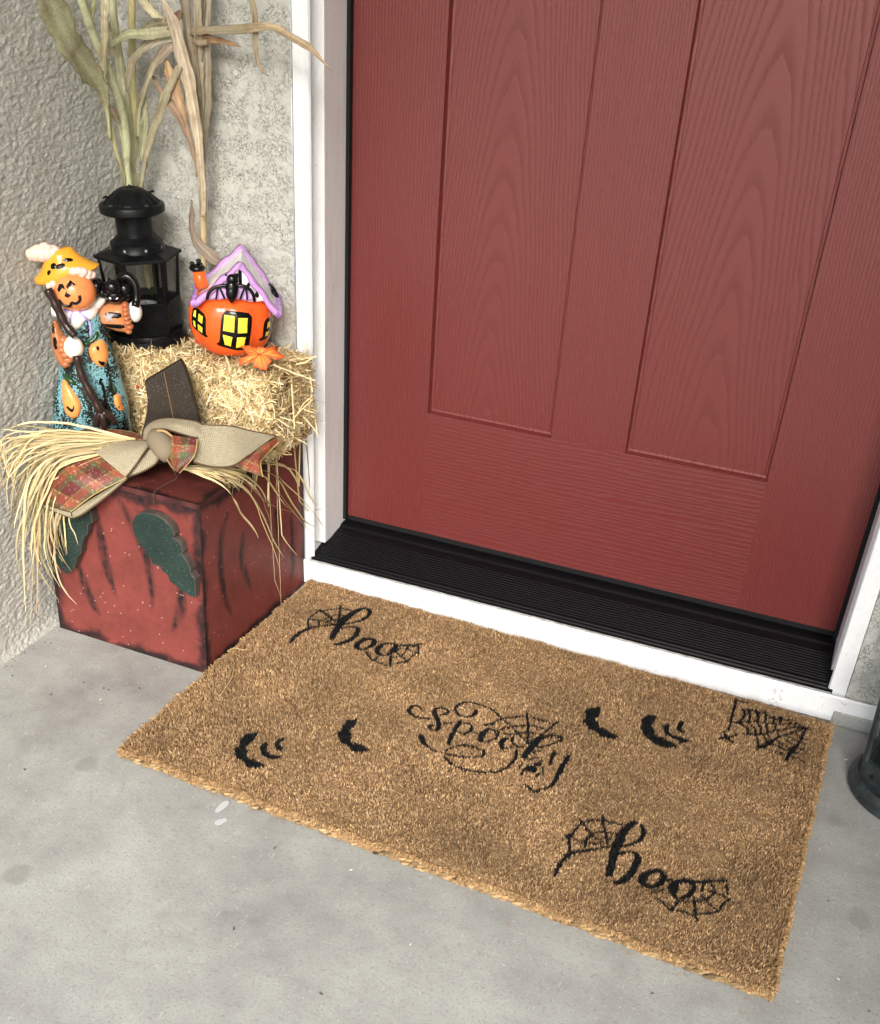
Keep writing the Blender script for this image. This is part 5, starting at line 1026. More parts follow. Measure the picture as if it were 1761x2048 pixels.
for e,s_ in ((el_,-1),(er_,1)):
    b=MB(); ys=np.linspace(yf,yb,26); b.tube([(e[0]+s_*.0005,y,e[1]-.001+.0015*math.sin(i*1.1)) for i,y in enumerate(ys)],[.0058*(1+.18*math.sin(i*.9)) for i in range(26)],10,(.44,.24,.56)); b.build('eave_drip',M_GLZ,PH,smooth=True)
# gable wall with black strokes
b=MB(); gw=[mid(ap_,(0,.06),.03),mid(el_,ap_,.25)+np.array([.006,0]),np.array([.0,.085]),mid(er_,ap_,.2)-np.array([.006,0])]; 
gw=[ap_-np.array([0,.004]),el_+np.array([.016,.012]),np.array([-.03,.093]),np.array([.045,.091]),er_+np.array([-.016,.018])]
pillow(b,gw,-.046,.0015,.004,(.93,.92,.92),.004,0,.012); GW=b.build('gable_wall',M_GLZ,PH,smooth=True)
sg=bvh_of(GW)
b=MB()
for L,w_ in (([(0.0215,-0.05,0.1505),(0.022,-0.05,0.1382),(0.0215,-0.05,0.1259)],.0026),([(0.0372,-0.05,0.1306),(0.0334,-0.05,0.1252),(0.0302,-0.05,0.1189)],.0026),([(0.0432,-0.05,0.1129),(0.0484,-0.05,0.1094)],.0040)): stroke(b,U(L)-[0,.008],sg,w_,BLACK,.0005)
b.build('web_mark',M_GLZ,PH,smooth=True)
# bat
ORGs=bvh_of(PB,GW)
b=MB(); LBB=[(0.0101,-0.06,0.1364,50),(0.0091,-0.064,0.1244,54),(0.0084,-0.066,0.1179,48),(0.0078,-0.066,0.1108,30),(0.0073,-0.066,0.1058,13),(0.0027,-0.058,0.1401,25),(0.016,-0.058,0.141,24)]
for i,(u,d,v,r) in enumerate(LBB): b.ball((u,d,v-.008),(r*HK,r*HK*.85,r*HK*(1.0 if i in (0,5,6) else 1.35)),BLACK,18,12)
b.build('bat',M_GLZ,PH,smooth=True)
BAT=[[(0.0018,-0.062,0.1272),(-0.0086,-0.062,0.1274),(-0.0193,-0.062,0.123),(-0.0263,-0.062,0.1154),(-0.029,-0.06,0.1068)],[(0.0167,-0.062,0.1274),(0.0263,-0.062,0.1279),(0.0357,-0.062,0.1224),(0.0407,-0.062,0.1136),(0.042,-0.058,0.1039)]]
for L in BAT: b=MB(); b.tube(smooth_poly(ax(L)-[0,0,.008],16),.0026,10,BLACK); b.build('bat_wing',M_GLZ,PH,smooth=True)
b=MB(); 
for L in ([(-0.0295,-0.052,0.1041),(-0.0263,-0.052,0.1134),(-0.018,-0.052,0.1215),(-0.0073,-0.052,0.1243),(0.0031,-0.052,0.1235),(0.0021,-0.052,0.104),(-0.0048,-0.052,0.1057),(-0.0111,-0.052,0.1033),(-0.0171,-0.052,0.1055),(-0.0243,-0.052,0.1031)],[(0.0137,-0.052,0.1237),(0.0243,-0.052,0.1247),(0.0346,-0.052,0.1196),(0.0405,-0.052,0.1107),(0.0414,-0.052,0.1025),(0.0358,-0.052,0.1039),(0.0295,-0.052,0.1024),(0.0234,-0.052,0.1048),(0.0128,-0.052,0.1046)]): pillow(b,U(L)-[0,.008],-.0545,.002,.004,(.60,.38,.70),.003,1,.004)
b.build('wing_skin',M_GLZ,PH,smooth=True)
for L in ([(-0.0118,-0.062,0.1256),(-0.0136,-0.062,0.1164),(-0.0157,-0.061,0.1069)],[(-0.0096,-0.062,0.1256),(-0.006,-0.062,0.1165),(-0.0027,-0.061,0.1078)],[(0.028,-0.062,0.1255),(0.0241,-0.062,0.1169),(0.0205,-0.061,0.1074)],[(0.0294,-0.062,0.1255),(0.0308,-0.062,0.117),(0.0307,-0.061,0.1064)]): b=MB(); b.tube(smooth_poly(ax(L)-[0,0,.008],8),.0015,8,BLACK); b.build('wing_rib',M_GLZ,PH,smooth=True)
# chimney and the spider at the far eave
CH=ax([(-0.0373,-0.02,0.1149),(-0.0398,-0.02,0.1256),(-0.0419,-0.02,0.1394)])-[0,0,.009]
b=MB(); b.tube(CH,[.0105,.0098,.0092],20,ORG); b.build('chimney',M_GLZ,PH,smooth=True)
b=MB(); c0=CH[-1]+np.array([-.001,0,.004]); b.ball(c0,(.0125,.0115,.0065),BLACK,20,12)
for (u,d,v,r) in [(-0.0504,-0.022,0.1503,20),(-0.0405,-0.02,0.1535,22),(-0.0373,-0.014,0.1471,16)]: b.ball((u,d,v-.009),r*HK,BLACK,12,8)
b.build('chimney_pot',M_GLZ,PH,smooth=True)
b=MB()
for L in ([(0.0646,0.02,0.1015),(0.0718,0.02,0.0933),(0.078,0.02,0.0802),(0.0787,0.02,0.0727)],[(0.0698,0.02,0.0886),(0.0733,0.02,0.0811),(0.0758,0.02,0.0698)],[(0.0682,0.02,0.096),(0.0707,0.02,0.0867),(0.0744,0.02,0.0867)]): b.tube(smooth_poly(ax(L),8),.0024,8,BLACK)
b.build('spider_ornament',M_GLZ,PH,smooth=True)
# ================================================================ raffia and burlap bow
M_RAF=NT('raffia'); a=M_RAF.n('ShaderNodeAttribute',attribute_name='Col'); M_RAF.col(a.outputs['Color']); M_RAF.set(rough=.55,spec=.3); M_RAF=M_RAF.m
BW=thing('raffia_bow','burlap and plaid ribbon bow with dry raffia tied round the pumpkin box stem','bow',(0,0,0))
HL=[[(-0.1571,-0.414,0.3639),(-0.2095,-0.459,0.3743),(-0.2497,-0.495,0.3808),(-0.2794,-0.522,0.3815),(-0.3013,-0.54,0.37)],
[(-0.1575,-0.414,0.3607),(-0.2205,-0.468,0.3707),(-0.2624,-0.504,0.3662),(-0.2905,-0.5247,0.3403),(-0.3127,-0.5355,0.2908)],
[(-0.1679,-0.423,0.365),(-0.2403,-0.486,0.3764),(-0.2797,-0.522,0.3799),(-0.3013,-0.5391,0.3651),(-0.3052,-0.5346,0.3223),(-0.3049,-0.5288,0.2914)],
[(-0.1687,-0.423,0.3586),(-0.2317,-0.477,0.3656),(-0.2647,-0.504,0.3534),(-0.2887,-0.5184,0.3131),(-0.3095,-0.5274,0.2604),(-0.3238,-0.5319,0.2156)],
[(-0.1695,-0.423,0.3521),(-0.2328,-0.477,0.3592),(-0.2636,-0.5004,0.3366),(-0.2877,-0.513,0.2854),(-0.3073,-0.5202,0.2278),(-0.3236,-0.522,0.1556)],
[(-0.1721,-0.4248,0.3491),(-0.239,-0.4806,0.3467),(-0.2684,-0.5004,0.3103),(-0.287,-0.5058,0.2429),(-0.3076,-0.509,0.1532),(-0.3337,-0.5116,0.0312)],
[(-0.1768,-0.4284,0.3463),(-0.2432,-0.4824,0.334),(-0.2672,-0.4968,0.2929),(-0.282,-0.499,0.2242),(-0.2877,-0.4968,0.177),(-0.2865,-0.49,0.133)],
[(-0.182,-0.432,0.3402),(-0.2455,-0.4806,0.3073),(-0.2656,-0.4928,0.2754),(-0.2746,-0.4928,0.2232),(-0.2777,-0.4878,0.1681)],
[(-0.1829,-0.432,0.3336),(-0.244,-0.477,0.2899),(-0.261,-0.486,0.2536),(-0.2641,-0.4828,0.2108),(-0.2658,-0.4779,0.1627)],
[(-0.1837,-0.432,0.3271),(-0.2392,-0.4716,0.2789),(-0.2557,-0.4797,0.2387),(-0.2565,-0.4761,0.2062),(-0.2532,-0.4689,0.1687)],
[(-0.1764,-0.4284,0.3495),(-0.2401,-0.4806,0.3402),(-0.2723,-0.4986,0.2763),(-0.2957,-0.5076,0.2078),(-0.3027,-0.504,0.1449),(-0.2973,-0.495,0.1091),(-0.2897,-0.4851,0.0763)],
[(-0.1713,-0.4248,0.3555),(-0.2261,-0.4716,0.3616),(-0.2576,-0.4986,0.359),(-0.2843,-0.5202,0.3461),(-0.298,-0.531,0.3381),(-0.3019,-0.5337,0.3336)],
[(-0.1713,-0.4248,0.3555),(-0.2363,-0.4806,0.3629),(-0.2705,-0.5076,0.3442),(-0.2987,-0.5256,0.3043),(-0.3084,-0.5301,0.2814)]]
HR=[[(-0.0905,-0.415,0.3328),(-0.0225,-0.415,0.3352),(-0.017,-0.379,0.2942),(-0.021,-0.349,0.2364),(-0.0237,-0.313,0.1767),(-0.0253,-0.28,0.1119)],
[(-0.073,-0.415,0.3366),(-0.0147,-0.385,0.3279),(-0.0198,-0.313,0.262),(-0.0224,-0.283,0.1882),(-0.0236,-0.253,0.1179),(-0.0246,-0.229,0.0267),(-0.0252,-0.223,-0.0115)],
[(-0.0558,-0.415,0.3404),(-0.0165,-0.355,0.317),(-0.0202,-0.271,0.237),(-0.0212,-0.235,0.1551),(-0.0185,-0.181,0.0756)],
[(-0.0383,-0.415,0.349),(-0.0174,-0.295,0.3159),(-0.0178,-0.223,0.2455),(-0.0141,-0.157,0.1817),(-0.0047,-0.079,0.0901)],
[(-0.0383,-0.415,0.349),(-0.0175,-0.313,0.3131),(-0.0164,-0.205,0.2598),(-0.014,-0.157,0.1855),(-0.0111,-0.127,0.152),(-0.0055,-0.085,0.1347)],
[(-0.0733,-0.415,0.3334),(-0.0063,-0.415,0.3278),(-0.0196,-0.355,0.2599),(-0.0226,-0.307,0.1993),(-0.0241,-0.283,0.1475)],
[(-0.056,-0.415,0.3372),(-0.018,-0.337,0.2961),(-0.0212,-0.295,0.2261),(-0.0231,-0.286,0.1749),(-0.0241,-0.28,0.1423)],
[(-0.0732,-0.415,0.335),(-0.0173,-0.355,0.3037),(-0.0214,-0.265,0.1983),(-0.0228,-0.229,0.0868),(-0.0246,-0.235,0.046),(-0.0281,-0.256,-0.0061)],
[(-0.0732,-0.415,0.335),(-0.0057,-0.415,0.3374),(-0.0183,-0.343,0.2886),(-0.0194,-0.253,0.24),(-0.012,-0.139,0.1963)]]
def raffia(heroes,per,seed,jit,pick=None):
    r=np.random.default_rng(seed); out=[]; H=[smooth_poly(h,16) for h in heroes]
    for i,h in enumerate(H):
        for k in range(per):
            P=h.copy(); t=np.linspace(0,1,16)[:,None]
            if k>0:
                j=r.integers(max(0,i-1),min(len(H),i+2)); m_=r.random()*.6; P=P*(1-m_)+H[j]*m_; P=P+r.normal(0,jit,3)*t**1.2+r.normal(0,jit*.5,3)*np.sin(t*math.pi); cut=r.uniform(.7,1.0); P=np.array([P[0]+0*P[0]]+[P[int(q)]*(1-(q%1))+P[min(15,int(q)+1)]*(q%1) for q in np.linspace(1,15*cut,15)])
                P+=np.cumsum(r.normal(0,.0006,(16,3)),0)
            out.append(P)
    P=np.array(out); n=len(P); P[...,0]=np.maximum(P[...,0],-.336); 
    on=(P[...,0]>-.325)&(P[...,0]<-.012)&(P[...,1]>-.468); P[...,2]=np.where(on,np.maximum(P[...,2],.311),P[...,2])
    w=r.uniform(.0012,.0040,n)[:,None]*np.interp(np.linspace(0,1,16),[0,.1,.8,1],[.8,1,.8,.25])[None]
    c=np.array([.60,.48,.27])*r.normal(1,.18,(n,1))+r.normal(0,.015,(n,3)); c[r.random(n)<.15]*=np.array([.8,.72,.6]); c=c.clip(.05,.9)
    T=r.normal(0,.6,(n,1,3))+np.array([.5,-.8,.3]); Nn=T+np.cumsum(r.normal(0,.16,(n,16,3)),1); return P,w,c,Nn
def strips2(P,w,c,Nn):
    T=np.gradient(P,axis=1); T/=np.linalg.norm(T,axis=2)[...,None]+1e-12; S=np.cross(T,Nn); S/=np.linalg.norm(S,axis=2)[...,None]+1e-12; S*=w[...,None]/2
    n,k,_=P.shape; up_=np.cross(S,T); up_/=np.linalg.norm(up_,axis=2)[...,None]+1e-12
    v=np.stack((P-S,P+up_*w[...,None]*.18,P+S),2).reshape(-1,3); i=np.arange(n)[:,None,None]*3*k+np.arange(k-1)[None,:,None]*3
    f=np.concatenate(((i+np.array([0,1,4,3])).reshape(-1,4),(i+np.array([1,2,5,4])).reshape(-1,4))); return v,f,np.repeat(c,3*k,axis=0)
L=[strips2(*raffia(HL,12,5,.015)),strips2(*raffia(HR,7,9,.013))]
v,f,c=bundle(L); v[:,0]=np.maximum(v[:,0],-.3375); tag(mesh_np('raffia',v,[f],M_RAF,BW,c),kind='stuff')
# cloth
m=NT('burlap'); co=m.n('ShaderNodeAttribute',attribute_name='PUV').outputs['Vector']; a=m.n('ShaderNodeAttribute',attribute_name='Col')
w1=m.n('ShaderNodeTexWave',i_Scale=1.0,i_Distortion=.6,i_Detail=2.0,bands_direction='X'); w2=m.n('ShaderNodeTexWave',i_Scale=1.0,i_Distortion=.6,i_Detail=2.0,bands_direction='Y')
mp=m.n('ShaderNodeMapping'); mp.inputs['Scale'].default_value=(120,120,1); m.link(co,mp.inputs[0]); m.link(mp.outputs[0],w1.inputs['Vector']); m.link(mp.outputs[0],w2.inputs['Vector'])
h=m.math('MAXIMUM',w1.outputs['Fac'],w2.outputs['Fac']); m.col(m.mix(m.math('MULTIPLY',m.math('SUBTRACT',1,h),.62),a.outputs['Color'],(.12,.09,.06))); m.bump(h,.0012,.8); m.set(rough=.85,spec=.15); M_BUR=m.m
def plaid_col(u,v,r):
    # u,v metres
    A=np.array([.20,.030,.022]); B_=np.array([.52,.13,.05]); G_=np.array([.12,.13,.035]); 
    def band(x,o): x=(x+o)%.044; return np.where(x<.014,0,np.where(x<.016,2,np.where(x<.028,1,np.where(x<.037,3,0))))
    pal=np.array([[.10,.016,.016],[.25,.060,.030],[.24,.17,.05],[.07,.085,.03]]); c=(pal[band(u,0)]+pal[band(v,.007)])/2; c=c*(1+.12*r.standard_normal(u.shape)[...,None]); s=r.random(u.shape)<.06; c[s]=c[s]*1.6+.08; return c.clip(.01,.9)
def loft(name,A,B,kind,seed,bulge=.004,nu=46,nv=24,parent=BW,fold=0,thick=.0012):
    A=smooth_poly(A,nu);B=smooth_poly(B,nu); r=np.random.default_rng(seed); t=np.linspace(0,1,nv)[:,None,None]; G=A[None]*(1-t)+B[None]*t
    s=np.linspace(0,1,nu)[None,:,None]; nrm=np.array([.45,-.75,.45]); wob=.0012*np.sin(s*9+t*3+seed)+.0010*np.sin(s*5-t*8+seed*2)
    G=G+nrm*(bulge*np.sin(t*math.pi)*(.6+.4*np.sin(s*math.pi))+wob*np.sin(np.clip(t,0.05,.95)*math.pi))
    W=np.linalg.norm(A-B,axis=1).mean(); L_=np.linalg.norm(np.diff((A+B)/2,axis=0),axis=1).sum(); U_,V_=np.meshgrid(np.linspace(0,L_,nu),np.linspace(0,W,nv))
    if kind=='plaid': c=plaid_col(U_,V_,r); mat=M_PLD
    else: c=np.array([.42,.365,.255])*(1+.06*r.standard_normal(U_.shape)[...,None]); mat=M_BUR
    i=np.arange(nu*nv).reshape(nv,nu); f=np.stack((i[:-1,:-1],i[:-1,1:],i[1:,1:],i[1:,:-1]),-1).reshape(-1,4)
    v_=G.reshape(-1,3).copy(); on=(v_[:,0]>-.325)&(v_[:,0]<-.012)&(v_[:,1]>-.466); v_[:,2]=np.where(on,np.maximum(v_[:,2],.3105),v_[:,2])
    o=mesh_np(name,v_,[f],mat,parent,c.reshape(-1,3),smooth=True); pa=o.data.attributes.new('PUV','FLOAT_VECTOR','POINT'); pa.data.foreach_set('vector',np.stack((U_,V_,0*U_),-1).reshape(-1).astype(np.float32))
    sm=o.modifiers.new('thick','SOLIDIFY'); sm.thickness=thick; sm.offset=0
    G2=v_.reshape(nv,nu,3)
    for e in (G2[0],G2[-1]):
        b=MB(); b.tube(e+nrm*.0006,.0013 if kind!='plaid' else .0006,5,(.10,.06,.035) if kind!='plaid' else (.55,.40,.14)); b.build('stitched_edge',M_RAF,o)
    return o
m=NT('plaid_cloth'); a=m.n('ShaderNodeAttribute',attribute_name='Col'); m.col(a.outputs['Color']); m.set(rough=.5,spec=.4); m.bump(m.noise(m.coord(),900,2),.0006,.5); M_PLD=m.m
loft('ribbon_tail',[(-0.2149,-0.435,0.3423),(-0.2307,-0.462,0.335),(-0.2532,-0.487,0.3162),(-0.2864,-0.502,0.2672)],[(-0.1357,-0.455,0.3262),(-0.1576,-0.47,0.3132),(-0.1871,-0.49,0.2941),(-0.2219,-0.503,0.2639)],'plaid',1,.006,60,36)
loft('ribbon_underside',[(-0.1472,-0.452,0.3202),(-0.1868,-0.482,0.2897),(-0.2241,-0.498,0.2619)],[(-0.1417,-0.462,0.3204),(-0.1695,-0.486,0.2916),(-0.2015,-0.5,0.2643),(-0.2231,-0.5,0.2511)],'burlap',2,.005)
loft('ribbon_hem',[(-0.2876,-0.5,0.2661),(-0.2573,-0.502,0.2632),(-0.2219,-0.503,0.2639)],[(-0.2852,-0.5,0.259),(-0.2547,-0.502,0.2573),(-0.2203,-0.503,0.2538)],'burlap',3,.002)
loft('ribbon_loop',[(-0.2587,-0.425,0.341),(-0.2613,-0.405,0.3543),(-0.2211,-0.395,0.3589),(-0.1766,-0.392,0.3619),(-0.1504,-0.395,0.3567)],[(-0.232,-0.445,0.3383),(-0.2211,-0.44,0.347),(-0.1971,-0.428,0.3551),(-0.164,-0.415,0.3581),(-0.1449,-0.405,0.3587)],'plaid',4,.005)
loft('ribbon_loop',[(-0.2122,-0.45,0.3501),(-0.1936,-0.432,0.3586),(-0.16,-0.42,0.3618),(-0.1289,-0.412,0.3653)],[(-0.1331,-0.476,0.3307),(-0.125,-0.462,0.3455),(-0.12,-0.445,0.3601),(-0.1214,-0.42,0.3667)],'burlap',5,.010)
loft('ribbon_fold',[(-0.1369,-0.47,0.3267),(-0.1175,-0.455,0.335),(-0.1067,-0.44,0.3423),(-0.1033,-0.43,0.3501)],[(-0.1295,-0.435,0.3542),(-0.1251,-0.428,0.3603),(-0.1219,-0.42,0.3626),(-0.1126,-0.418,0.3591)],'burlap',6,.004)
loft('ribbon_loop',[(-0.1494,-0.405,0.359),(-0.1475,-0.4,0.3764),(-0.1351,-0.392,0.3885),(-0.1095,-0.388,0.3966),(-0.0705,-0.385,0.3991),(-0.0539,-0.385,0.3969)],[(-0.1296,-0.42,0.3703),(-0.1175,-0.418,0.3845),(-0.1019,-0.415,0.3912),(-0.0787,-0.41,0.3874),(-0.06,-0.408,0.385),(-0.047,-0.405,0.3842)],'burlap',7,.007)
loft('ribbon_tail',[(-0.0535,-0.388,0.3981),(-0.0163,-0.365,0.3949),(0.0046,-0.345,0.3845),(0.0322,-0.318,0.3728)],[(-0.0434,-0.432,0.3571),(-0.0203,-0.412,0.3467),(0.0032,-0.396,0.348),(0.016,-0.372,0.358)],'burlap',8,.006)
loft('ribbon_end',[(0.0304,-0.318,0.3693),(0.0189,-0.345,0.3672),(0.0118,-0.372,0.3555),(0.0032,-0.395,0.347)],[(0.038,-0.318,0.3642),(0.0293,-0.345,0.3504),(0.0326,-0.366,0.3466),(0.0422,-0.378,0.3298)],'plaid',9,.004)
loft('ribbon_end',[(-0.0913,-0.425,0.3884),(-0.0839,-0.438,0.3744),(-0.077,-0.448,0.3613),(-0.0583,-0.458,0.3509)],[(-0.0412,-0.42,0.3897),(-0.0369,-0.43,0.3798),(-0.0359,-0.442,0.3694),(-0.0503,-0.458,0.3481)],'plaid',10,.008)
b=MB(); kp=smooth_poly([(-0.1252,-0.408,0.3771),(-0.1082,-0.425,0.3782),(-0.091,-0.436,0.3736),(-0.0855,-0.438,0.3648),(-0.094,-0.43,0.3506)],14); b.tube(kp,np.interp(np.linspace(0,1,14),[0,.3,.7,1],[.008,.0175,.0165,.006]),18,(.36,.30,.21)); o=b.build('knot',M_BUR,BW,smooth=True)
b=MB(); b.tube(smooth_poly([(-0.1355,-0.412,0.3677),(-0.1101,-0.428,0.3896),(-0.0898,-0.432,0.3968),(-0.0788,-0.425,0.3859)],12),.0019,8,(.42,.27,.12)); b.build('twine',M_RAF,BW,smooth=True)
b=MB(); b.tube(smooth_poly([(-0.0876,-0.44,0.3636),(-0.0791,-0.44,0.3468),(-0.0718,-0.436,0.328),(-0.0803,-0.447,0.3212),(-0.0903,-0.463,0.3145),(-0.0904,-0.47,0.3096),(-0.0891,-0.474,0.2957)],24),.0007,6,(.05,.035,.03)); b.build('wire',M_RAF,BW)
# ================================================================ dried corn stalks
m=NT('corn_leaf'); a=m.n('ShaderNodeAttribute',attribute_name='Col'); stn=m.noise(m.coord((1,1,.06)),420,3,.6); blo=m.noise(m.coord(),40,4,.6); m.col(m.mix(m.math('MULTIPLY',m.ramp(blo,[(.5,(0,)*3),(.68,(1,)*3)]),.5),m.mix(m.ramp(stn,[(.35,(.38,)*3),(.65,(0,)*3)]),a.outputs['Color'],(.16,.12,.07)),(.22,.14,.08))); m.bump(stn,.0008,.6); m.set(rough=.6,spec=.25); m.b.inputs['Subsurface Weight'].default_value=0; M_CORN=m.m
def corn_leaf(parent,L,ca,cb,seed,fold=.25,nu=40,nv=9,face=(.45,-.80,.35),rib=True):
    r=np.random.default_rng(seed); Q=smooth_poly([tuple(t[:4]) for t in L],nu); P=Q[:,:3]; w=np.abs(Q[:,3])*.000195*(1+.07*np.sin(np.arange(nu)*1.7+seed)+.05*r.normal(0,1,nu)); T=np.gradient(P,axis=0); T/=np.linalg.norm(T,axis=1)[:,None]
    N0=np.array(face)/np.linalg.norm(face); s=np.linspace(0,1,nu); tw=.5*np.sin(s*5+seed)+.25*np.sin(s*11+seed*2); v=[];c=[]
    ph=r.random(nv)*6; st=r.normal(0,.10,nv)
    for i in range(nu):
        N=N0-T[i]*(N0@T[i]); N/=np.linalg.norm(N); S=np.cross(T[i],N); a_=tw[i]; S2=S*math.cos(a_)+N*math.sin(a_); N2=N*math.cos(a_)-S*math.sin(a_)
        for j in range(nv):
            q=(j/(nv-1)-.5)*2; lift=-abs(q)*fold*w[i]*.5+.0010*math.sin(s[i]*23+ph[j])*abs(q)
            v.append(P[i]+S2*q*w[i]*.5/math.cos(min(abs(a_),1.0))*(1+.05*math.sin(s[i]*31+j))+N2*(-lift))
            k=min(1,max(0,s[i]+st[j]*1.5+.15*math.sin(s[i]*9+seed))); cc=np.array(ca)*(1-k)+np.array(cb)*k; cc=cc*(1+st[j]+r.normal(0,.03))
            if rib and j==nv//2: cc=cc*1.3+.04
            if j in (0,nv-1): cc=cc*.8
            c.append(cc)
    i=np.arange(nu*nv).reshape(nu,nv); f=np.stack((i[:-1,:-1],i[:-1,1:],i[1:,1:],i[1:,:-1]),-1).reshape(-1,4)
    v=np.array(v); v[:,0]=np.maximum(v[:,0],XL+.004); v[:,1]=np.minimum(v[:,1],YB-.004)
    o=mesh_np('leaf',v,[f],M_CORN,parent,np.array(c).clip(.01,.9),smooth=True); sm=o.modifiers.new('thick','SOLIDIFY'); sm.thickness=.0005; return o
def cane(parent,L,c,foot=None,joints=()):
    Q=smooth_poly([tuple(t[:4]) for t in L]+([foot] if foot else []),50); r=Q[:,3]*.00022*.5; s=np.linspace(0,1,50)
    for j in joints: r=r*(1+.28*np.exp(-((s-j)/.010)**2))
    cc=np.array(c)[None]*(1+.10*np.sin(s*17)[:,None]); 
    for j in joints: cc=cc*(1-.45*np.exp(-((s-j)/.012)**2))[:,None]
    P=Q[:,:3]; P[:,0]=np.maximum(P[:,0],XL+.008); P[:,1]=np.minimum(P[:,1],YB-.008); b=MB(); b.tube(P,r,12,cc.clip(.01,.9)); return b.build('cane',M_CORN,parent,smooth=True)
OLV=(.42,.43,.26); TAN=(.60,.53,.36); BRN=(.36,.27,.19); PAL=(.62,.58,.36); GRY=(.42,.37,.28); ORT=(.55,.36,.2)
S1=thing('corn_stalk','leftmost corn stalk with one long broad olive green leaf before the side wall','corn stalk',(-.30,-.16,.3085),group='dried corn stalks in the corner')
S2=thing('corn_stalk','pale green corn stalk with the thickest cane, middle of the left bunch','corn stalk',(-.29,-.16,.3085),group='dried corn stalks in the corner')
S3=thing('corn_stalk','yellow corn stalk of the left bunch with leaves drooping towards the right','corn stalk',(-.28,-.16,.3085),group='dried corn stalks in the corner')
S4=thing('corn_stalk','brown leafy corn stalk at the right standing alone behind the pumpkin house','corn stalk',(-.19,-.15,.3085),group='dried corn stalks in the corner')
for S in (S1,S2,S3,S4): S['_o']=1; del S['_o']; S.matrix_world=Matrix.Translation(S.location)
# children are modelled in world coordinates: keep them there
def under(o,S): o.matrix_parent_inverse=Matrix.Translation(-Vector(S.location)); return o
A_=(80,0,4.267)
under(cane(S1,[(-0.2679,-0.3,0.9653,55),(-0.2695,-0.285,0.9327,58),(-0.2719,-0.27,0.9029,54),(-0.272,-0.255,0.8722,56),(-0.2684,-0.24,0.8345,60),(-0.2662,-0.225,0.7952,60),(-0.2729,-0.21,0.7452,60),(-0.283,-0.2,0.6725,50)],(.56,.58,.36),(-.285,-.152,.40,55),(.26,)),S1)
under(cane(S2,[(-0.2751,-0.21,0.965,48),(-0.2791,-0.205,0.9308,50),(-0.2813,-0.2,0.8838,55),(-0.2827,-0.195,0.838,62),(-0.2854,-0.19,0.7823,84),(-0.2882,-0.185,0.7241,70),(-0.2931,-0.18,0.6683,50)],(.68,.67,.44),(-.280,-.148,.40,50),(.42,)),S2)
under(cane(S3,[(-0.2523,-0.19,0.9663,45),(-0.2576,-0.187,0.9319,46),(-0.2678,-0.183,0.869,46),(-0.2779,-0.178,0.7899,46),(-0.2846,-0.175,0.73,44),(-0.2914,-0.172,0.6655,34)],(.66,.60,.30),(-.272,-.146,.40,36),(.30,.62)),S3)
under(cane(S3,[(-0.2838,-0.172,0.6646,40),(-0.2794,-0.172,0.6843,34),(-0.2688,-0.172,0.7111,22)],(.46,.42,.26)),S3)
under(cane(S4,[(-0.1609,-0.17,0.9713,26),(-0.1636,-0.17,0.9374,24),(-0.1686,-0.168,0.8757,24),(-0.1683,-0.166,0.8146,34),(-0.17,-0.165,0.7342,46),(-0.1749,-0.163,0.6659,50),(-0.1787,-0.162,0.6125,48),(-0.1833,-0.16,0.5568,44)],(.55,.43,.25),(-.192,-.155,.34,44),(.62,)),S4)
def lf(S,L,ca,cb,seed,**k): return under(corn_leaf(S,L,ca,cb,seed,**k),S)
lf(S1,[(-0.1801,-0.46,0.9698,120),(-0.2019,-0.43,0.9405,160),(-0.2146,-0.405,0.9164,185),(-0.2258,-0.375,0.8883,172),(-0.2379,-0.335,0.8606,165),(-0.2473,-0.3,0.8346,140),(-0.2588,-0.272,0.8107,70),(-0.2685,-0.255,0.7884,38),(-0.2761,-0.245,0.7489,18)],OLV,(.44,.43,.26),1,fold=.15)
lf(S1,[(-0.235,-0.27,0.9671,50),(-0.244,-0.265,0.9353,62),(-0.2513,-0.262,0.9097,52),(-0.256,-0.26,0.8809,50),(-0.2658,-0.258,0.8434,60),(-0.2713,-0.255,0.8127,36),(-0.2742,-0.25,0.7967,20)],TAN,(.36,.33,.20),2)
lf(S1,[(-0.27,-0.25,0.8276,30),(-0.2718,-0.245,0.7809,26),(-0.2764,-0.235,0.7397,30),(-0.2792,-0.22,0.7046,22),(-0.2876,-0.205,0.6727,18)],(.42,.40,.20),(.50,.46,.25),3)
lf(S1,[(-0.2539,-0.27,0.9471,30),(-0.2592,-0.27,0.9303,36),(-0.2667,-0.27,0.9118,28),(-0.2715,-0.27,0.8994,18)],(.30,.32,.16),(.36,.36,.2),4)
lf(S2,[(-0.2726,-0.225,0.9014,30),(-0.2741,-0.224,0.8809,50),(-0.2734,-0.224,0.8631,50),(-0.273,-0.224,0.8587,14)],(.36,.34,.2),TAN,5)
lf(S2,[(-0.2772,-0.22,0.77,36),(-0.2766,-0.218,0.7538,50),(-0.2782,-0.21,0.72,52),(-0.2859,-0.2,0.6722,40)],(.52,.52,.36),(.50,.5,.36),6)
lf(S2,[(-0.2891,-0.23,0.7967,20),(-0.2796,-0.228,0.7864,60),(-0.2713,-0.225,0.7711,30)],BRN,BRN,7)
lf(S3,[(-0.1751,-0.2,0.8929,55),(-0.1871,-0.205,0.8954,66),(-0.212,-0.212,0.8907,78),(-0.2442,-0.22,0.8873,80),(-0.2608,-0.226,0.879,52),(-0.2711,-0.23,0.8699,10)],(.36,.34,.22),OLV,8)
lf(S3,[(-0.1834,-0.2,0.8879,60),(-0.2079,-0.205,0.8827,72),(-0.2295,-0.21,0.8702,72),(-0.2452,-0.213,0.8543,62),(-0.2555,-0.215,0.8324,50),(-0.2604,-0.215,0.8143,12)],GRY,(.30,.27,.17),9)
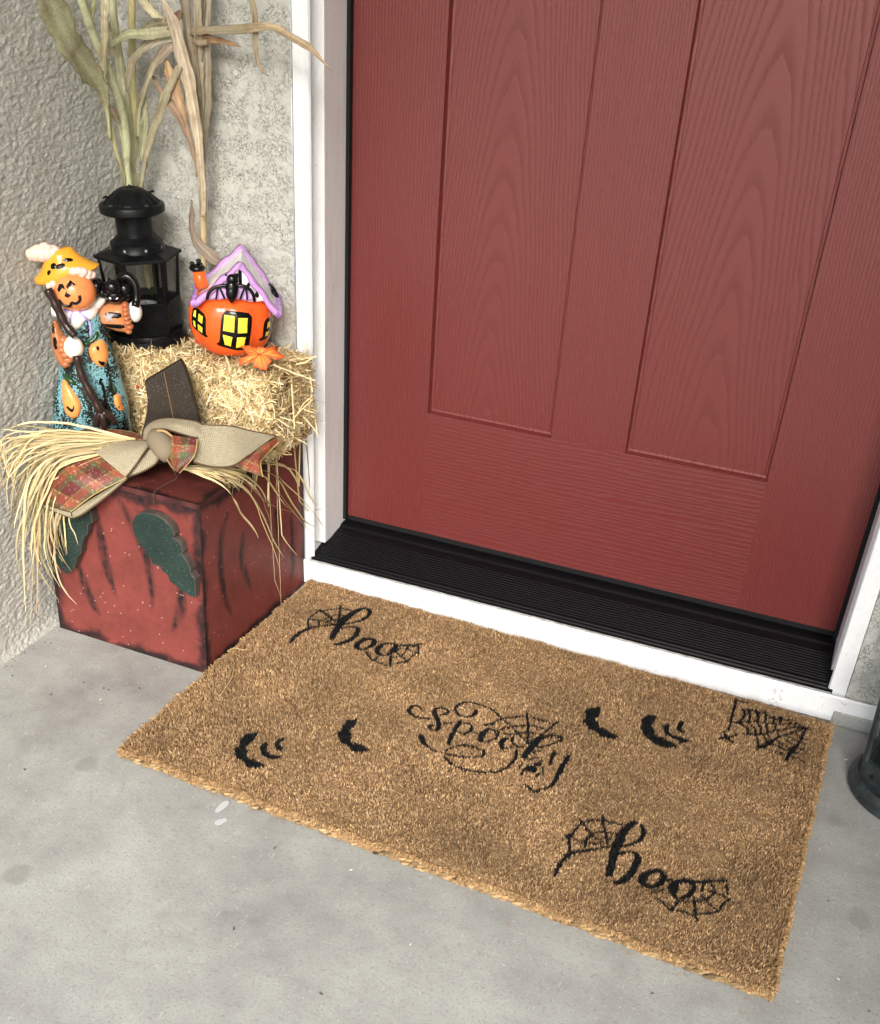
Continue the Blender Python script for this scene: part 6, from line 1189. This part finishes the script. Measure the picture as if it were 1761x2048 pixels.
lf(S3,[(-0.1801,-0.2,0.8808,50),(-0.1913,-0.205,0.8714,78),(-0.2071,-0.21,0.8571,80),(-0.2143,-0.213,0.8447,44),(-0.2288,-0.213,0.8223,32),(-0.2426,-0.21,0.7992,30),(-0.2498,-0.208,0.7794,36),(-0.2597,-0.2,0.7487,22)],(.34,.26,.2),(.42,.42,.25),10)
lf(S3,[(-0.2386,-0.2,0.8065,12),(-0.242,-0.2,0.7857,44),(-0.248,-0.198,0.7626,56),(-0.2555,-0.195,0.7371,44),(-0.2635,-0.193,0.7124,10)],(.36,.37,.23),(.36,.35,.22),11)
lf(S3,[(-0.1714,-0.205,0.8537,46),(-0.1942,-0.21,0.8174,58),(-0.2148,-0.207,0.7827,58),(-0.2378,-0.2,0.7477,50),(-0.2612,-0.19,0.7042,28),(-0.2784,-0.18,0.6665,36)],(.30,.26,.18),(.42,.38,.24),12)
lf(S3,[(-0.235,-0.2,0.9533,60),(-0.2328,-0.2,0.935,62),(-0.2192,-0.2,0.9202,60),(-0.197,-0.2,0.9087,30)],(.42,.38,.22),TAN,13)
lf(S3,[(-0.2381,-0.2,0.892,14),(-0.2254,-0.2,0.8988,48),(-0.2091,-0.2,0.9043,56),(-0.1895,-0.2,0.9056,50)],(.22,.21,.13),(.2,.18,.11),14)
lf(S4,[(-0.191,-0.215,0.9614,20),(-0.1879,-0.212,0.9366,36),(-0.1763,-0.208,0.9061,82),(-0.1677,-0.204,0.8702,92),(-0.1594,-0.2,0.8258,104),(-0.1564,-0.195,0.7792,84),(-0.1577,-0.19,0.7305,62),(-0.1639,-0.182,0.6703,50),(-0.167,-0.178,0.6434,34)],(.46,.38,.29),(.55,.45,.32),15,fold=.4)
lf(S4,[(-0.1391,-0.175,0.9725,70),(-0.1395,-0.175,0.9404,72),(-0.1439,-0.175,0.8926,76),(-0.149,-0.173,0.8399,80),(-0.1557,-0.172,0.7928,72),(-0.1626,-0.17,0.7438,38),(-0.1638,-0.17,0.719,12)],GRY,(.30,.25,.18),16,fold=.5)
lf(S4,[(-0.1468,-0.185,0.9721,60),(-0.1483,-0.185,0.94,60),(-0.1539,-0.183,0.8849,62),(-0.1556,-0.18,0.8322,54),(-0.1591,-0.176,0.785,26)],(.34,.29,.21),(.40,.35,.24),17,fold=.5)
lf(S4,[(-0.1662,-0.19,0.971,60),(-0.1677,-0.19,0.9389,62),(-0.168,-0.188,0.8987,60),(-0.1629,-0.187,0.8623,58),(-0.1584,-0.184,0.8323,40),(-0.1584,-0.18,0.8011,16)],(.25,.20,.15),(.33,.28,.2),18,fold=.5)
lf(S4,[(-0.1415,-0.18,0.9724,40),(-0.1449,-0.18,0.9401,46),(-0.1504,-0.18,0.8924,40),(-0.1519,-0.18,0.8597,20)],(.2,.15,.11),(.28,.23,.17),19,fold=.5)
lf(S4,[(-0.2206,-0.205,0.8376,10),(-0.2073,-0.203,0.8142,42),(-0.1863,-0.2,0.791,62),(-0.1731,-0.196,0.765,54),(-0.1666,-0.19,0.7295,32),(-0.1689,-0.185,0.7022,12)],(.30,.18,.12),(.30,.20,.14),20)
lf(S4,[(-0.1937,-0.206,0.8609,12),(-0.191,-0.205,0.8446,70),(-0.1849,-0.203,0.8284,92),(-0.1794,-0.2,0.801,72),(-0.1744,-0.196,0.7728,26)],(.50,.31,.16),(.44,.28,.17),21)
lf(S4,[(-0.164,-0.185,0.8958,50),(-0.1278,-0.19,0.9005,56),(-0.0767,-0.2,0.9057,50),(-0.0393,-0.21,0.912,46),(-0.0149,-0.215,0.9134,44),(0.0119,-0.22,0.9055,62),(0.0473,-0.225,0.8927,42),(0.0849,-0.235,0.8704,5)],(.30,.26,.18),(.55,.40,.24),22,rib=False)
lf(S4,[(-0.1548,-0.18,0.8876,30),(-0.1317,-0.18,0.888,44),(-0.1091,-0.18,0.8867,38),(-0.0841,-0.18,0.8829,5)],(.45,.27,.14),(.40,.22,.12),23,rib=False)
lf(S4,[(-0.0564,-0.2,0.9694,30),(-0.0542,-0.2,0.9442,34),(-0.0498,-0.2,0.9188,42),(-0.0508,-0.2,0.8876,32),(-0.0461,-0.2,0.8648,24),(-0.0311,-0.2,0.852,6)],(.40,.36,.22),(.36,.25,.17),24)
lf(S4,[(-0.184,-0.18,0.6668,8),(-0.1863,-0.18,0.6458,36),(-0.189,-0.178,0.6225,44),(-0.1837,-0.172,0.6007,80),(-0.1655,-0.168,0.5841,92),(-0.1454,-0.165,0.5713,60)],(.22,.16,.13),(.24,.19,.15),25)
lf(S4,[(-0.1896,-0.205,0.8993,24),(-0.1808,-0.204,0.9071,60),(-0.1731,-0.203,0.9147,56),(-0.1676,-0.2,0.9228,10)],(.26,.12,.07),(.20,.11,.08),26)
lf(S3,[(-0.2902,-0.15,0.6192,10),(-0.2848,-0.15,0.6014,40),(-0.2727,-0.15,0.5878,50),(-0.2578,-0.15,0.5813,12)],BRN,(.26,.17,.12),27)
b=MB(); 
o=under(cane(S4,[(-0.1585,-0.185,0.8847,36),(-0.1456,-0.19,0.8837,40),(-0.1371,-0.185,0.8851,36)],(.34,.27,.19)),S4); o.name='leaf_tie'
# ================================================================ litter
b=MB(); r=np.random.default_rng(4)
for (x,y,z) in [(-0.1253,-0.7793,0.0015),(-0.1833,-0.5726,0.0015),(-0.1463,-0.5722,0.0015),(-0.1363,-0.5716,0.0015),(-0.0956,-0.547,0.0015),(-0.294,-0.6081,0.0015),(0.2689,-0.7645,0.0015),(0.9616,-0.5402,0.0015),(0.4329,-0.943,0.0015),(0.7797,-0.7818,0.0015),(0.2926,-0.904,0.0015),(1.0194,-0.699,0.0015),(0.3362,-0.4657,0.0015),(-0.2091,-0.6224,0.0015)]:
    a=r.random()*3; L_=r.uniform(.002,.005); b.tube([(x,y,z),(x+L_*math.cos(a),y+L_*math.sin(a),z+.0004)],[.0009,.0004],5,(.05,.045,.035))
for (x,y,z) in [(-0.266,-0.5646,0.0015),(-0.1327,-0.5991,0.0015),(0.8837,-0.4749,0.0015),(0.8746,-0.7319,0.0015),(0.3861,-0.5066,0.0015),(0.9409,-0.4477,0.0015),(0.2845,-0.707,0.0015),(0.3761,-0.7555,0.0015),(0.4954,-0.8349,0.0015),(0.9587,-0.2285,0.0015),(0.9833,-0.666,0.0015)]:
    a=r.random()*3; L_=r.uniform(.002,.006); b.tube([(x,y,z),(x+L_*math.cos(a),y+L_*math.sin(a),z+.0004)],[.0009,.0004],5,(.70,.68,.62))
for k in range(90):
    t_=r.random(); side=k%3
    p=(MC[3]*(1-t_)+MC[2]*t_+[0,-abs(r.normal(0,.03))-.004]) if side<2 else (MC[0]*(1-t_)+MC[3]*t_+[-abs(r.normal(0,.03))-.004,0]); a=r.random()*6; L_=r.uniform(.003,.009); q=r.normal(0,.0012,2)
    b.tube([(p[0],p[1],.0012),(p[0]+L_*.5*math.cos(a)+q[0],p[1]+L_*.5*math.sin(a)+q[1],.0022),(p[0]+L_*math.cos(a),p[1]+L_*math.sin(a),.0012)],.00028,4,(.34,.21,.10))
for k in range(120):
    yy=-r.uniform(.47,1.0); xx=XL+.012+abs(r.normal(0,.010)); s_=r.uniform(.0005,.0014); b.ball((xx,yy,s_*.5+.0004),s_,tuple(np.array([.30,.28,.24])*r.uniform(.3,1.3)),6,4)
tag(b.build('crumbs',M_STRAW),kind='stuff')
for L,lab in (([(0.1574,-0.7181,0.0012),(0.1611,-0.7084,0.0012),(0.1684,-0.7072,0.0012),(0.1723,-0.7188,0.0012),(0.1696,-0.7312,0.0012),(0.1658,-0.7417,0.0012),(0.1589,-0.7396,0.0012)],'white paint drip on the concrete by the mat, upper of the pair'),([(0.1714,-0.7607,0.0012),(0.1698,-0.7507,0.0012),(0.1769,-0.743,0.0012),(0.1819,-0.7384,0.0012),(0.1868,-0.7426,0.0012),(0.1847,-0.7543,0.0012),(0.1783,-0.7616,0.0012)],'white paint drip on the concrete by the mat, lower of the pair')):
    P=smooth_poly(list(L)+[L[0]],34)[:-1]; P[:,:2]+=r.normal(0,.0005,(33,2)); P[:,:2]=P[:,:2].mean(0)+(P[:,:2]-P[:,:2].mean(0))*.75; P[:,2]=.0012; c=P.mean(0); v=np.vstack((P+r.normal(0,.0008,P.shape)*[1,1,0],P*0.985+c*.015+[0,0,.0])); v[:,2]=.0012
    o=MB().add(P,[list(range(len(P)))],(.47,.48,.49)).build('paint_drip',attrmat('dried_paint',.5,.3)); tag(o,lab,'paint drip')
for L,lab in (([(0.0442,-0.5334,0.024),(0.0407,-0.5104,0.024),(0.0351,-0.4833,0.024),(0.0214,-0.4517,0.024)],'loose raffia strand lying on the left back part of the doormat beside the box'),([(-0.0102,-0.4229,0.023),(-0.0047,-0.4087,0.023),(0.0093,-0.4082,0.023),(0.0158,-0.4,0.023)],'short loose straw on the doormat near the front right edge of the pumpkin box')):
    b=MB(); b.tube(smooth_poly(L,10),.0009,6,(.50,.36,.17)); tag(b.build('straw_strand',M_STRAW,smooth=True),lab,'straw')
